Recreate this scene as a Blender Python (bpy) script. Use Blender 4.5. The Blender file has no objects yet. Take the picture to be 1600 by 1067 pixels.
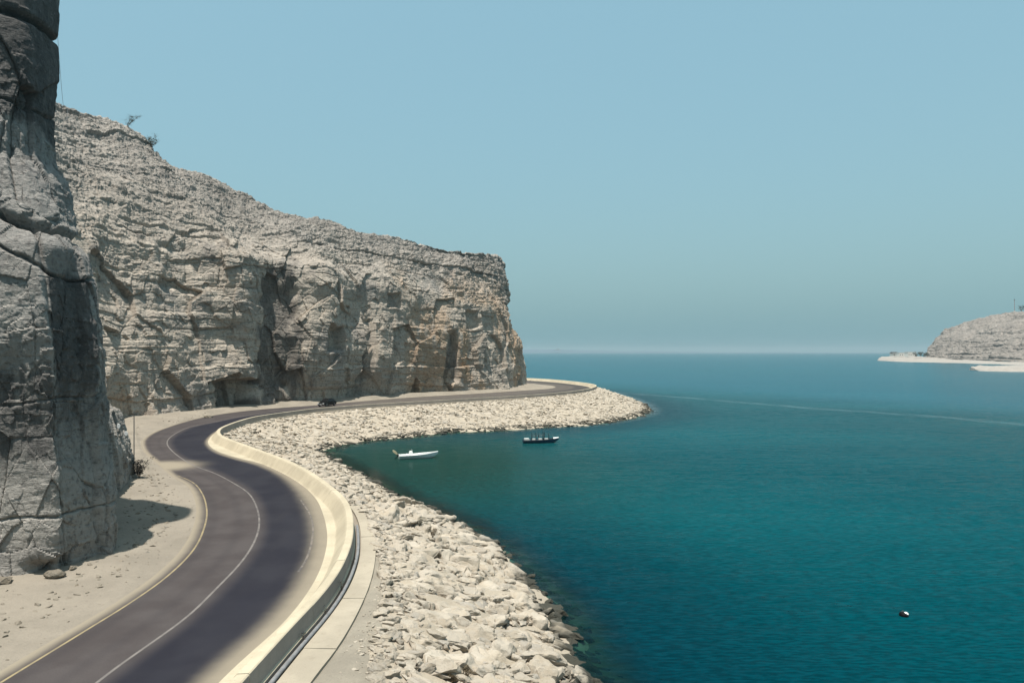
import bpy, bmesh, math, random
import numpy as np
from mathutils import Vector, Matrix

random.seed(7)
rng = np.random.default_rng(7)
sc = bpy.context.scene
COL = sc.collection

# ------------------------------------------------------------------ camera, light, exposure
F = 1150.0          # focal length in photograph pixels
EYE = 16.0          # camera height above the sea
cam_d = bpy.data.cameras.new("camera")
cam = bpy.data.objects.new("camera", cam_d)
COL.objects.link(cam)
cam.location = (0, 0, EYE)
cam.rotation_euler = (math.radians(90), 0, 0)
cam_d.sensor_width = 36.0
cam_d.lens = 36.0 * F / 1600.0
cam_d.shift_y = 16.0 / 1600.0
cam_d.clip_start = 0.5
cam_d.clip_end = 40000.0
sc.camera = cam

SUN_EL = math.radians(76.5)
SUN_AZ = (-0.47, -0.88)                      # towards the sun, on the ground
world = bpy.data.worlds.new("World")
sc.world = world
world.use_nodes = True
wn = world.node_tree
bg = wn.nodes["Background"]
sky = wn.nodes.new("ShaderNodeTexSky")
sky.sky_type = 'NISHITA'
sky.sun_disc = False
sky.sun_elevation = SUN_EL
sky.sun_rotation = math.atan2(SUN_AZ[0], SUN_AZ[1])
sky.altitude = 0
sky.air_density = 1.6
sky.dust_density = 5.0
sky.ozone_density = 3.5
hz = wn.nodes.new("ShaderNodeMix"); hz.data_type = 'RGBA'
hz.inputs[0].default_value = 0.62
wn.links.new(sky.outputs[0], hz.inputs[6])
hz.inputs[7].default_value = (1.95, 3.82, 4.40, 1)      # even summer haze over the whole sky
wn.links.new(hz.outputs[2], bg.inputs[0])
bg.inputs[1].default_value = 0.10

sun_d = bpy.data.lights.new("sun", 'SUN')
sun_d.energy = 5.0
sun_d.angle = math.radians(0.53)
sun_d.color = (1.0, 0.95, 0.87)
sun = bpy.data.objects.new("sun", sun_d)
COL.objects.link(sun)
_k = math.hypot(*SUN_AZ)
_ts = Vector((SUN_AZ[0] / _k * math.cos(SUN_EL), SUN_AZ[1] / _k * math.cos(SUN_EL), math.sin(SUN_EL)))
sun.rotation_euler = _ts.to_track_quat('Z', 'Y').to_euler()
sun.location = (-60, -60, 200)

sc.view_settings.view_transform = 'Standard'
sc.view_settings.look = 'None'
sc.view_settings.exposure = 0.6
sc.view_settings.gamma = 1.0
sc.view_settings.use_curve_mapping = False
sc.render.engine = 'CYCLES'
sc.cycles.use_denoising = True
sc.cycles.max_bounces = 6
sc.cycles.volume_bounces = 1

# ------------------------------------------------------------------ helpers
def at(x, y, z=3.5):
    """Where the photograph's pixel (x, y) lies on the level plane at height z."""
    d = F * (EYE - z) / (y - 549.5)
    return np.array(((x - 800) / F * d, d, z))

def at_d(x, y, d):
    """Where the photograph's pixel lies at distance d."""
    return np.array(((x - 800) / F * d, d, EYE - (y - 549.5) / F * d))

def spline(pts, n, smooth=0):
    """n points evenly spaced by length on a centripetal curve through pts."""
    P = np.array(pts, float)
    out = []
    Q = np.vstack([2 * P[0] - P[1], P, 2 * P[-1] - P[-2]])
    for i in range(1, len(Q) - 2):
        p0, p1, p2, p3 = Q[i - 1], Q[i], Q[i + 1], Q[i + 2]
        t0 = 0.0
        t1 = t0 + max(np.linalg.norm(p1 - p0), 1e-6) ** .5
        t2 = t1 + max(np.linalg.norm(p2 - p1), 1e-6) ** .5
        t3 = t2 + max(np.linalg.norm(p3 - p2), 1e-6) ** .5
        t = np.linspace(t1, t2, 24, endpoint=False)[:, None]
        a1 = (t1 - t) / (t1 - t0) * p0 + (t - t0) / (t1 - t0) * p1
        a2 = (t2 - t) / (t2 - t1) * p1 + (t - t1) / (t2 - t1) * p2
        a3 = (t3 - t) / (t3 - t2) * p2 + (t - t2) / (t3 - t2) * p3
        b1 = (t2 - t) / (t2 - t0) * a1 + (t - t0) / (t2 - t0) * a2
        b2 = (t3 - t) / (t3 - t1) * a2 + (t - t1) / (t3 - t1) * a3
        out.append((t2 - t) / (t2 - t1) * b1 + (t - t1) / (t2 - t1) * b2)
    C = np.vstack(out + [P[-1:]])
    L = np.concatenate([[0], np.cumsum(np.linalg.norm(np.diff(C, axis=0), axis=1))])
    s = np.linspace(0, L[-1], n)
    R = np.stack([np.interp(s, L, C[:, k]) for k in range(C.shape[1])], 1)
    for _ in range(smooth):
        R[1:-1] = (R[:-2] + 2 * R[1:-1] + R[2:]) / 4
    return R

def stations(pts, m):
    """Curve through pts with m steps between neighbouring points (keeps the stations matched)."""
    P = np.array(pts, float)
    n = len(P)
    x = np.arange(n); t = np.linspace(0, n - 1, (n - 1) * m + 1)
    i = np.clip(t.astype(int), 0, n - 2); f = (t - i)[:, None]
    d = np.zeros_like(P)
    d[1:-1] = (P[2:] - P[:-2]) / 2 * 0.8
    h00 = 2 * f**3 - 3 * f**2 + 1; h10 = f**3 - 2 * f**2 + f; h01 = -2 * f**3 + 3 * f**2; h11 = f**3 - f**2
    return h00 * P[i] + h10 * d[i] + h01 * P[i + 1] + h11 * d[i + 1]

def tangents(P):
    T = np.gradient(P[:, :2], axis=0)
    return T / np.maximum(np.linalg.norm(T, axis=1, keepdims=True), 1e-9)

def offset(P, d):
    """Shift a curve sideways: positive = to the right of its direction."""
    T = tangents(P)
    Q = P.copy()
    Q[:, 0] += T[:, 1] * d
    Q[:, 1] -= T[:, 0] * d
    return Q

def nearest(P, Q):
    """For each row of P the nearest row of Q (index, distance) on the plan."""
    idx = np.empty(len(P), int); dist = np.empty(len(P))
    for a in range(0, len(P), 4000):
        D = ((P[a:a + 4000, None, :2] - Q[None, :, :2]) ** 2).sum(2)
        idx[a:a + 4000] = D.argmin(1); dist[a:a + 4000] = np.sqrt(D.min(1))
    return idx, dist

def mesh_np(name, V, faces_flat, sizes, mat, smooth=False):
    me = bpy.data.meshes.new(name)
    V = np.ascontiguousarray(V, dtype=np.float32)
    me.vertices.add(len(V)); me.vertices.foreach_set("co", V.ravel())
    fl = np.ascontiguousarray(faces_flat, dtype=np.int32)
    me.loops.add(len(fl)); me.loops.foreach_set("vertex_index", fl)
    sizes = np.asarray(sizes, dtype=np.int32)
    st = np.concatenate([[0], np.cumsum(sizes)[:-1]]).astype(np.int32)
    me.polygons.add(len(sizes)); me.polygons.foreach_set("loop_start", st); me.polygons.foreach_set("loop_total", sizes)
    me.polygons.foreach_set("use_smooth", np.full(len(sizes), smooth))
    me.update(calc_edges=True)
    me.validate()
    if mat: me.materials.append(mat)
    return me

def link(name, me, parent=None, **props):
    o = bpy.data.objects.new(name, me)
    COL.objects.link(o)
    if parent: o.parent = parent
    for k, v in props.items(): o[k] = v
    return o

def grid_mesh(name, G, mat, smooth=False, flip=False, attrs=None):
    nu, nv = G.shape[:2]
    i = np.arange(nu * nv).reshape(nu, nv)
    q = np.stack([i[:-1, :-1], i[1:, :-1], i[1:, 1:], i[:-1, 1:]], -1).reshape(-1, 4)
    if flip: q = q[:, ::-1]
    me = mesh_np(name, G.reshape(-1, 3), q.ravel(), np.full(len(q), 4), mat, smooth)
    for k, a in (attrs or {}).items():
        me.attributes.new(k, 'FLOAT', 'POINT').data.foreach_set("value", np.ascontiguousarray(a, dtype=np.float32).ravel())
    return me

class MB:
    """Collects simple shapes into one mesh."""
    def __init__(s): s.v = []; s.f = []
    def add(s, verts, faces):
        o = len(s.v); s.v += [tuple(v) for v in verts]; s.f += [tuple(i + o for i in f) for f in faces]
    def box(s, c, size, rz=0, taper=1.0):
        x, y, z = [k / 2 for k in size]; ca, sa = math.cos(rz), math.sin(rz)
        vs = []
        for dz, t in ((-z, 1), (z, taper)):
            for dx, dy in ((-x, -y), (x, -y), (x, y), (-x, y)):
                vs.append((c[0] + (dx * ca - dy * sa) * t, c[1] + (dx * sa + dy * ca) * t, c[2] + dz))
        s.add(vs, [(3, 2, 1, 0), (4, 5, 6, 7), (0, 1, 5, 4), (1, 2, 6, 5), (2, 3, 7, 6), (3, 0, 4, 7)])
    def tube(s, pts, r0, r1=None, n=8, caps=True):
        r1 = r0 if r1 is None else r1
        pts = [Vector(p) for p in pts]; rings = []
        up = Vector((0.13, 0.31, 0.94))
        for k, p in enumerate(pts):
            d = (pts[min(k + 1, len(pts) - 1)] - pts[max(k - 1, 0)]).normalized()
            a = d.cross(up)
            if a.length < .05: a = d.cross(Vector((1, 0, 0)))
            a.normalize(); b = d.cross(a)
            r = r0 + (r1 - r0) * k / max(1, len(pts) - 1)
            rings.append([p + (a * math.cos(t) + b * math.sin(t)) * r for t in [2 * math.pi * q / n for q in range(n)]])
        fs = []
        for k in range(len(pts) - 1):
            for q in range(n):
                fs.append((k * n + q, k * n + (q + 1) % n, (k + 1) * n + (q + 1) % n, (k + 1) * n + q))
        if caps:
            fs.append(tuple(range(n))[::-1]); fs.append(tuple((len(pts) - 1) * n + q for q in range(n)))
        s.add([v for r in rings for v in r], fs)
    def lathe(s, prof, c=(0, 0, 0), n=16, axis='z'):
        vs = []
        for r, h in prof:
            for q in range(n):
                t = 2 * math.pi * q / n
                p = (r * math.cos(t), r * math.sin(t), h)
                if axis == 'y': p = (p[0], h, p[1])
                if axis == 'x': p = (h, p[0], p[1])
                vs.append((c[0] + p[0], c[1] + p[1], c[2] + p[2]))
        fs = []
        for k in range(len(prof) - 1):
            for q in range(n):
                fs.append((k * n + q, k * n + (q + 1) % n, (k + 1) * n + (q + 1) % n, (k + 1) * n + q))
        fs.append(tuple(range(n))[::-1]); fs.append(tuple((len(prof) - 1) * n + q for q in range(n)))
        s.add(vs, fs)
    def loft(s, sections, close=False, caps=True):
        n = len(sections[0]); vs = [v for q in sections for v in q]; fs = []
        for k in range(len(sections) - 1):
            for q in range(n if close else n - 1):
                fs.append((k * n + q, k * n + (q + 1) % n, (k + 1) * n + (q + 1) % n, (k + 1) * n + q))
        if caps:
            fs.append(tuple(range(n))[::-1]); fs.append(tuple((len(sections) - 1) * n + q for q in range(n)))
        s.add(vs, fs)
    def mesh(s, name, mat, smooth=False, bevel=0, fix=True):
        me = bpy.data.meshes.new(name)
        me.from_pydata(s.v, [], s.f)
        bm = bmesh.new(); bm.from_mesh(me)
        if fix: bmesh.ops.recalc_face_normals(bm, faces=bm.faces)
        if bevel:
            bmesh.ops.bevel(bm, geom=[e for e in bm.edges if e.is_manifold and e.calc_face_angle(0) > .5], offset=bevel, segments=2, affect='EDGES', clamp_overlap=True)
        for f in bm.faces: f.smooth = smooth
        bm.to_mesh(me); bm.free()
        me.materials.append(mat)
        if smooth: me.set_sharp_from_angle(angle=math.radians(40))
        return me
    def build(s, name, mat, parent=None, smooth=False, bevel=0, **props):
        return link(name, s.mesh(name, mat, smooth, bevel), parent, **props)

def thing(name, label, cat, loc=(0, 0, 0), rz=0, group=None):
    o = bpy.data.objects.new(name, None)
    COL.objects.link(o)
    o.location = loc; o.rotation_euler = (0, 0, rz); o.empty_display_size = .3
    o["label"] = label; o["category"] = cat
    if group: o["group"] = group
    return o

# ------------------------------------------------------------------ numeric noise
def _h(ix, iy, iz, seed):
    with np.errstate(over='ignore'):
        h = (ix.astype(np.int64).astype(np.uint32) * np.uint32(374761393) + iy.astype(np.int64).astype(np.uint32) * np.uint32(668265263)
             + iz.astype(np.int64).astype(np.uint32) * np.uint32(2147483647 ^ 0x5bd1e995) + np.uint32(seed * 2654435761 & 0xffffffff))
        h ^= h >> np.uint32(15); h *= np.uint32(2246822519); h ^= h >> np.uint32(13); h *= np.uint32(3266489917); h ^= h >> np.uint32(16)
    return h.astype(np.float32) / np.float32(4294967296.0)

def h1(i, seed=0, j=None):
    z = np.zeros_like(i)
    return _h(i, z if j is None else j, z, seed)

def vn(p, seed=0):
    """Smooth noise in -1..1."""
    q = np.floor(p); f = (p - q).astype(np.float32); f = f * f * f * (f * (f * 6 - 15) + 10)
    x, y, z = q[:, 0], q[:, 1], q[:, 2]
    r = 0
    for dx in (0, 1):
        wx = f[:, 0] if dx else 1 - f[:, 0]
        for dy in (0, 1):
            wy = f[:, 1] if dy else 1 - f[:, 1]
            for dz in (0, 1):
                wz = f[:, 2] if dz else 1 - f[:, 2]
                r = r + wx * wy * wz * _h(x + dx, y + dy, z + dz, seed)
    return r * 2 - 1

_ROT = np.array([[.8, .6, 0], [-.48, .64, .6], [.36, -.48, .8]])
def fbm(p, octaves=4, seed=0, gain=.5):
    a, s, q = 1.0, 0, p
    for k in range(octaves):
        s = s + a * vn(q, seed + k); a *= gain; q = (q @ _ROT) * 2.03 + 17.1
    return s

def voro(p, seed=0):
    """F1, F2, a random number per cell, vector to the cell's point."""
    q = np.floor(p)
    f1 = np.full(len(p), 9., np.float32); f2 = f1.copy(); cid = np.zeros(len(p), np.float32); rel = np.zeros((len(p), 3), np.float32)
    for dx in (-1, 0, 1):
        for dy in (-1, 0, 1):
            for dz in (-1, 0, 1):
                c = q + (dx, dy, dz)
                a, b, d = c[:, 0], c[:, 1], c[:, 2]
                r = np.stack([a + .1 + .8 * _h(a, b, d, seed), b + .1 + .8 * _h(a, b, d, seed + 1), d + .1 + .8 * _h(a, b, d, seed + 2)], 1) - p
                D = np.sqrt((r ** 2).sum(1))
                new = D < f1
                f2 = np.where(new, f1, np.minimum(f2, D))
                cid = np.where(new, _h(a, b, d, seed + 3), cid)
                rel = np.where(new[:, None], r, rel)
                f1 = np.where(new, D, f1)
    return f1, f2, cid, rel

def sstep(a, b, x):
    t = np.clip((x - a) / (b - a), 0, 1); return t * t * (3 - 2 * t)

# ------------------------------------------------------------------ materials
class NT:
    def __init__(s, name):
        s.m = bpy.data.materials.new(name); s.m.use_nodes = True
        s.t = s.m.node_tree; s.b = s.t.nodes["Principled BSDF"]; s.out = s.t.nodes["Material Output"]
        s.b.inputs["Roughness"].default_value = .9
        s.b.inputs["Specular IOR Level"].default_value = .25
    def n(s, typ, ins=None, out=0, **props):
        nd = s.t.nodes.new("ShaderNode" + typ)
        for k, v in props.items(): setattr(nd, k, v)
        for k, v in (ins or {}).items(): s.set(nd.inputs[k], v)
        return nd.outputs[out]
    def set(s, sock, v):
        if isinstance(v, bpy.types.NodeSocket): s.t.links.new(v, sock)
        elif isinstance(v, (tuple, list)) and sock.type == 'RGBA' and len(v) == 3: sock.default_value = (*v, 1)
        else: sock.default_value = v
    def coord(s, scale=(1, 1, 1), which="Object"):
        c = s.t.nodes.new("ShaderNodeTexCoord").outputs[which]
        return s.n("Mapping", {"Vector": c, "Scale": scale}) if tuple(scale) != (1, 1, 1) else c
    def noise(s, vec, scale, detail=4, rough=.55, dist=0, out=0):
        return s.n("TexNoise", {"Vector": vec, "Scale": scale, "Detail": detail, "Roughness": rough, "Distortion": dist}, out)
    def voro(s, vec, scale, feature='F1', out=0, rnd=1.0):
        return s.n("TexVoronoi", {"Vector": vec, "Scale": scale, "Randomness": rnd}, out, feature=feature)
    def rng(s, v, a, b, lo=0., hi=1., smooth=True):
        return s.n("MapRange", {0: v, 1: a, 2: b, 3: lo, 4: hi}, interpolation_type='SMOOTHSTEP' if smooth else 'LINEAR')
    def mix(s, f, a, b, mode='MIX'):
        nd = s.t.nodes.new("ShaderNodeMix"); nd.data_type = 'RGBA'; nd.blend_type = mode
        s.set(nd.inputs[0], f); s.set(nd.inputs[6], a); s.set(nd.inputs[7], b)
        return nd.outputs[2]
    def math(s, op, a, b=0.0, c=None):
        nd = s.t.nodes.new("ShaderNodeMath"); nd.operation = op
        s.set(nd.inputs[0], a); s.set(nd.inputs[1], b)
        if c is not None: s.set(nd.inputs[2], c)
        return nd.outputs[0]
    def attr(s, name): return s.n("Attribute", out=2, attribute_name=name)
    def xyz(s, vec, k): return s.n("SeparateXYZ", {0: vec}, k)
    def bump(s, h, strength, dist, base=None):
        ins = {"Height": h, "Strength": strength, "Distance": dist}
        if base is not None: ins["Normal"] = base
        return s.n("Bump", ins)
    def done(s, color=None, normal=None, rough=None, tone=None):
        if color is not None:
            if tone is not None: color = s.mix(1.0, color, (tone, tone, tone), 'MULTIPLY')
            s.set(s.b.inputs["Base Color"], color)
        if normal is not None: s.set(s.b.inputs["Normal"], normal)
        if rough is not None: s.set(s.b.inputs["Roughness"], rough)
        return s.m

def plain(name, col, rough=.6, metal=0, spec=.3, grime=.25, scale=3.0):
    t = NT(name); t.b.inputs["Metallic"].default_value = metal; t.b.inputs["Specular IOR Level"].default_value = spec
    c = t.coord()
    f = t.rng(t.noise(c, scale, 5), .35, .7)
    return t.done(t.mix(f, tuple(k * (1 - grime) for k in col), col), None, rough)

def m_cliff(name, grey, dark, tan, scale=1.0):
    t = NT(name); c = t.coord()
    zone = t.attr("zone")
    lay = t.coord((.10, .10, .9))
    big = t.rng(t.noise(c, .045, 4), .38, .62)
    col = t.mix(big, grey, tuple(k * .80 for k in grey))
    fresh = t.math('MULTIPLY', t.rng(t.noise(c, .075, 4, .6), .30, .48), zone)
    col = t.mix(fresh, col, tan)
    bands = t.rng(t.noise(lay, .55, 5, .65), .36, .62)
    col = t.mix(t.math('MULTIPLY', bands, .30), col, dark)
    patina = t.rng(t.noise(t.coord((.16, .16, .07)), 1.0, 6, .62, .6), .55, .66)
    col = t.mix(t.math('MULTIPLY', patina, .55), col, dark)
    ochre = t.math('MULTIPLY', t.attr("ochre"), t.rng(t.noise(t.coord((.5, .5, .2)), 1.0, 4), .30, .55))
    col = t.mix(ochre, col, (.54, .37, .235))
    sk = t.rng(t.math('ADD', t.attr("stain_shade"), t.math('MULTIPLY', t.math('SUBTRACT', t.noise(t.coord((.9 * scale, .9 * scale, .16 * scale)), 1.0, 6, .65), .5), .9)), .35, .75, 0, .85)  # dark patina together with painted shade, broken up by noise
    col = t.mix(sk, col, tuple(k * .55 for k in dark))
    fine = t.noise(c, 1.7 * scale, 8, .72)
    col = t.mix(t.rng(fine, .30, .52, .72, 0), col, tuple(k * .45 for k in dark))
    col = t.mix(t.rng(fine, .56, .75, 0, .45), col, tuple(min(.62, k * 1.55) for k in grey))
    pits = t.rng(t.voro(t.coord((1, 1, 2.2)), .95 * scale, 'F1'), .05, .22, .55, 0)
    col = t.mix(pits, col, tuple(k * .4 for k in dark))
    h = t.math('ADD', t.noise(c, 2.6 * scale, 8, .7), t.math('MULTIPLY', t.noise(t.coord((.5, .5, 3)), 1.0 * scale, 5, .7), .8))
    return t.done(col, t.bump(h, .8, .36 / scale), .95, .68)

def m_stone(name, col, wet=True):
    t = NT(name); c = t.coord()
    oi = t.n("ObjectInfo", out=5); isl = t.n("NewGeometry", out=8)
    r = t.math('FRACT', t.math('ADD', oi, isl))
    off = t.n("VectorMath", {0: c, 1: t.n("CombineXYZ", {0: t.math('MULTIPLY', r, 37.), 1: t.math('MULTIPLY', r, 91.)})}, operation='ADD')
    a = t.mix(t.rng(r, 0, 1, 0, 1, False), tuple(k * .84 for k in col), tuple(min(.85, k * 1.10) for k in col))
    a = t.mix(t.rng(r, .86, .9, 0, .55), a, (.30, .28, .25))
    big = t.rng(t.noise(off, 1.1, 5, .65), .42, .68)
    a = t.mix(t.math('MULTIPLY', big, .45), a, (col[0] * .72, col[1] * .64, col[2] * .52))
    fine = t.noise(off, 7, 8, .75)
    a = t.mix(t.rng(fine, .30, .47, .45, 0), a, tuple(k * .40 for k in col))
    sp = t.rng(t.noise(off, 2.6, 6, .7, .5), .58, .68, 0, .30)
    a = t.mix(sp, a, (col[0] * .62, col[1] * .60, col[2] * .58))
    if wet:
        z = t.xyz(t.n("NewGeometry", out=0), 2)
        w = t.rng(t.math('ADD', z, t.math('MULTIPLY', t.noise(c, 1.5, 3), .5)), .50, 1.0, 1, 0)
        a = t.mix(t.math('MULTIPLY', w, .93), a, (.030, .032, .023))
    h = t.math('ADD', t.noise(off, 3.2, 8, .68), t.math('MULTIPLY', t.noise(off, 14, 6, .7), .35))
    return t.done(a, t.bump(h, .8, .16), .92, .68)

SAND = (.345, .30, .24)
def m_sand(name, col=SAND, gravel=.35, scale=1.0):
    t = NT(name); c = t.coord()
    a = t.mix(t.rng(t.noise(c, .22 * scale, 6, .6), .35, .65), tuple(k * .82 for k in col), col)
    a = t.mix(t.rng(t.noise(t.coord((.5, .08, 1)), 1.5, 4, .6), .5, .7, 0, .35), a, tuple(k * .78 for k in col))
    f = t.noise(c, 9, 8, .8)
    a = t.mix(t.rng(f, .34, .48, gravel, 0), a, tuple(k * .48 for k in col))
    g = t.voro(c, 5.5, 'F1')
    a = t.mix(t.rng(g, .06, .16, .30, 0), a, tuple(k * .55 for k in col))
    a = t.mix(t.rng(t.noise(c, 1.6 * scale, 6, .7), .52, .66, 0, .30), a, tuple(k * .70 for k in col))
    a = t.mix(t.rng(t.voro(c, 1.9, 'F1'), .03, .10, .6, 0), a, (.30, .27, .22))
    h = t.math('ADD', t.noise(c, 5, 8, .75), t.math('MULTIPLY', t.noise(c, .8, 3), 1.6))
    return t.done(a, t.bump(h, .8, .10), .96, .68)

def m_asphalt():
    t = NT("asphalt"); c = t.coord(); t.b.inputs["Specular IOR Level"].default_value = .08
    u = t.attr("across")                # -1 left edge .. 0 centre .. 1 right edge
    dust = t.attr("dust")
    old = t.mix(t.rng(t.noise(c, .35, 5), .35, .65), (.082, .070, .069), (.104, .091, .089))
    new = t.mix(t.rng(t.noise(c, .3, 5), .35, .65), (.026, .026, .036), (.035, .035, .045))
    a = t.mix(t.rng(u, -.06, .22), old, new)
    for cen, wd in ((-.72, .13), (-.32, .13), (.30, .13), (.62, .13)):      # polished wheel tracks
        w = t.rng(t.math('ABSOLUTE', t.math('SUBTRACT', u, cen)), 0, wd, .16, 0)
        a = t.mix(w, a, (.028, .027, .034))
    a = t.mix(t.rng(t.noise(t.coord((1, .12, 1)), .5, 5, .6), .5, .8, 0, .10), a, (.09, .08, .075))
    gr = t.noise(c, 16, 5, .8)
    a = t.mix(t.rng(gr, .35, .5, .35, 0), a, (.022, .022, .025))
    dn = t.math('ADD', dust, t.math('MULTIPLY', t.math('SUBTRACT', t.noise(c, .7, 6, .65), .5), .18))
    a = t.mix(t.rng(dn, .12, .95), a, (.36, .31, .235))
    return t.done(a, t.bump(t.noise(c, 30, 4), .3, .02), .9, .60)

def m_concrete(name, col, joints=0.0):
    t = NT(name); c = t.coord()
    a = t.mix(t.rng(t.noise(c, .35, 6, .6), .35, .68), tuple(k * .80 for k in col), col)
    st = t.rng(t.noise(t.coord((1.6, 1.6, .25)), 1.2, 6, .7), .52, .72, 0, .40)
    a = t.mix(st, a, (col[0] * .55, col[1] * .53, col[2] * .5))
    f = t.noise(c, 12, 6, .75)
    a = t.mix(t.rng(f, .33, .46, .35, 0), a, tuple(k * .5 for k in col))
    isl = t.n("ObjectInfo", out=5)
    a = t.mix(t.rng(isl, 0, 1, 0, .22, False), a, tuple(k * .72 for k in col))
    return t.done(a, t.bump(t.noise(c, 9, 7, .7), .5, .03), .9, .68)

def m_line(name, col):
    t = NT(name); c = t.coord()
    wear = t.rng(t.noise(c, 1.1, 8, .75), .42, .60)
    a = t.mix(t.math('MULTIPLY', wear, t.attr("wear")), col, (.09, .082, .08))
    return t.done(a, None, .8, .68)

def m_sea():
    t = NT("sea_water"); c = t.coord()
    shore, cove = t.attr("shore"), t.attr("cove")
    X, Y = t.xyz(c, 0), t.xyz(c, 1)
    patch = t.rng(t.noise(t.coord((.008, .02, 1)), 1.0, 4), .38, .64)
    deep = t.mix(patch, (.0001, .058, .073), (.0003, .074, .090))
    a = t.mix(cove, deep, (.010, .044, .036))
    near = t.rng(Y, 25., 75., .75, 0)
    a = t.mix(near, a, (.0001, .040, .054))
    edge = t.rng(shore, 1., 22., .60, 0)
    a = t.mix(t.math('MULTIPLY', edge, t.rng(cove, 0., .8, 1, .15)), a, (.0010, .018, .032))
    # a long wind line from the point of the headland towards the right
    dl = t.math('DIVIDE', t.math('ADD', t.math('MULTIPLY', t.math('SUBTRACT', X, 45.), 117.), t.math('MULTIPLY', t.math('SUBTRACT', Y, 280.), 68.)), 135.3)
    dl = t.math('ADD', dl, t.math('MULTIPLY', t.math('SUBTRACT', t.noise(t.coord((.03, .03, 1)), 1.0, 4), .5), 14.))
    beyond = t.rng(dl, -8., 70.)
    streak = t.rng(t.math('ABSOLUTE', dl), 0., 4.5, 1., 0.)
    streak = t.math('MULTIPLY', streak, t.rng(t.noise(t.coord((.25, .06, 1)), 1.0, 5, .7), .30, .62))
    a = t.mix(t.math('MULTIPLY', beyond, .6), a, (.012, .112, .165))
    a = t.mix(t.math('MULTIPLY', streak, .20), a, (.24, .33, .36))
    w1 = t.noise(t.coord((.55, 1.25, 1)), .42, 3, .5, .3)
    w2 = t.noise(t.coord((.4, 1.45, 1)), 3.0, 4, .6, .4)
    w3 = t.noise(t.coord((.7, 1.2, 1)), 5.0, 3, .6)
    gust = t.rng(t.noise(t.coord((.012, .03, 1)), 1.0, 3), .35, .65, .55, 1.15)
    gust = t.math('MULTIPLY', gust, t.math('SUBTRACT', 1., t.math('MULTIPLY', beyond, .45)))
    gust = t.math('MULTIPLY', gust, t.rng(cove, 0., .9, 1, .30))
    h = t.math('ADD', t.math('MULTIPLY', w1, .9), t.math('ADD', t.math('MULTIPLY', w2, .33), t.math('MULTIPLY', w3, .07)))
    def slope(scale, sc_, detail):
        n = t.n("TexNoise", {"Vector": t.coord(sc_), "Scale": scale, "Detail": detail, "Roughness": .55, "Distortion": .3}, 1)
        return t.n("VectorMath", {0: n, 1: (.5, .5, .5)}, operation='SUBTRACT')
    sl = t.n("VectorMath", {0: slope(.8, (.45, 1.3, 1), 2), 1: slope(3.2, (.45, 1.4, 1), 3)}, operation='ADD')
    sl = t.n("VectorMath", {0: sl, 1: slope(7., (.7, 1.2, 1), 3)}, operation='ADD')
    amp = t.math('MULTIPLY', gust, .34)
    sl = t.n("VectorMath", {0: sl, 1: t.n("CombineXYZ", {0: amp, 1: amp, 2: 0.})}, operation='MULTIPLY')
    nrm = t.n("VectorMath", {0: sl, 1: (0., 0., 1.)}, operation='ADD')
    nrm = t.n("VectorMath", {0: nrm}, operation='NORMALIZE')
    ca = t.rng(w2, .36, .66, .74, 1.27)  # ripple highlights and troughs painted into the water colour
    a = t.mix(1.0, a, t.n("CombineColor", {0: ca, 1: ca, 2: ca}), 'MULTIPLY')
    t.done(a, nrm, .18, .66)
    t.b.inputs["IOR"].default_value = 1.333
    t.b.inputs["Specular IOR Level"].default_value = .004
    # shallow edge: the stones of the toe show through
    tr = t.n("BsdfTransparent", {0: (.26, .48, .42)})
    gl = t.n("BsdfGlossy", {0: (1, 1, 1), "Roughness": .1, "Normal": nrm})
    fr = t.n("Fresnel", {"IOR": 1.10, "Normal": nrm})
    thin = t.n("MixShader", {0: fr, 1: tr, 2: gl})
    f = t.rng(t.math('ADD', shore, t.math('MULTIPLY', t.math('SUBTRACT', t.noise(c, .5, 4, .6), .5), 3.)), .2, 4.6, .86, 0)
    mx = t.n("MixShader", {0: f, 1: t.b.outputs[0], 2: thin})
    t.t.links.new(mx, t.out.inputs[0])
    return t.m

def m_leaf(name, col):
    t = NT(name); isl = t.n("NewGeometry", out=8)
    return t.done(t.mix(isl, tuple(k * .6 for k in col), tuple(k * 1.4 for k in col)), None, .8)

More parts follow.
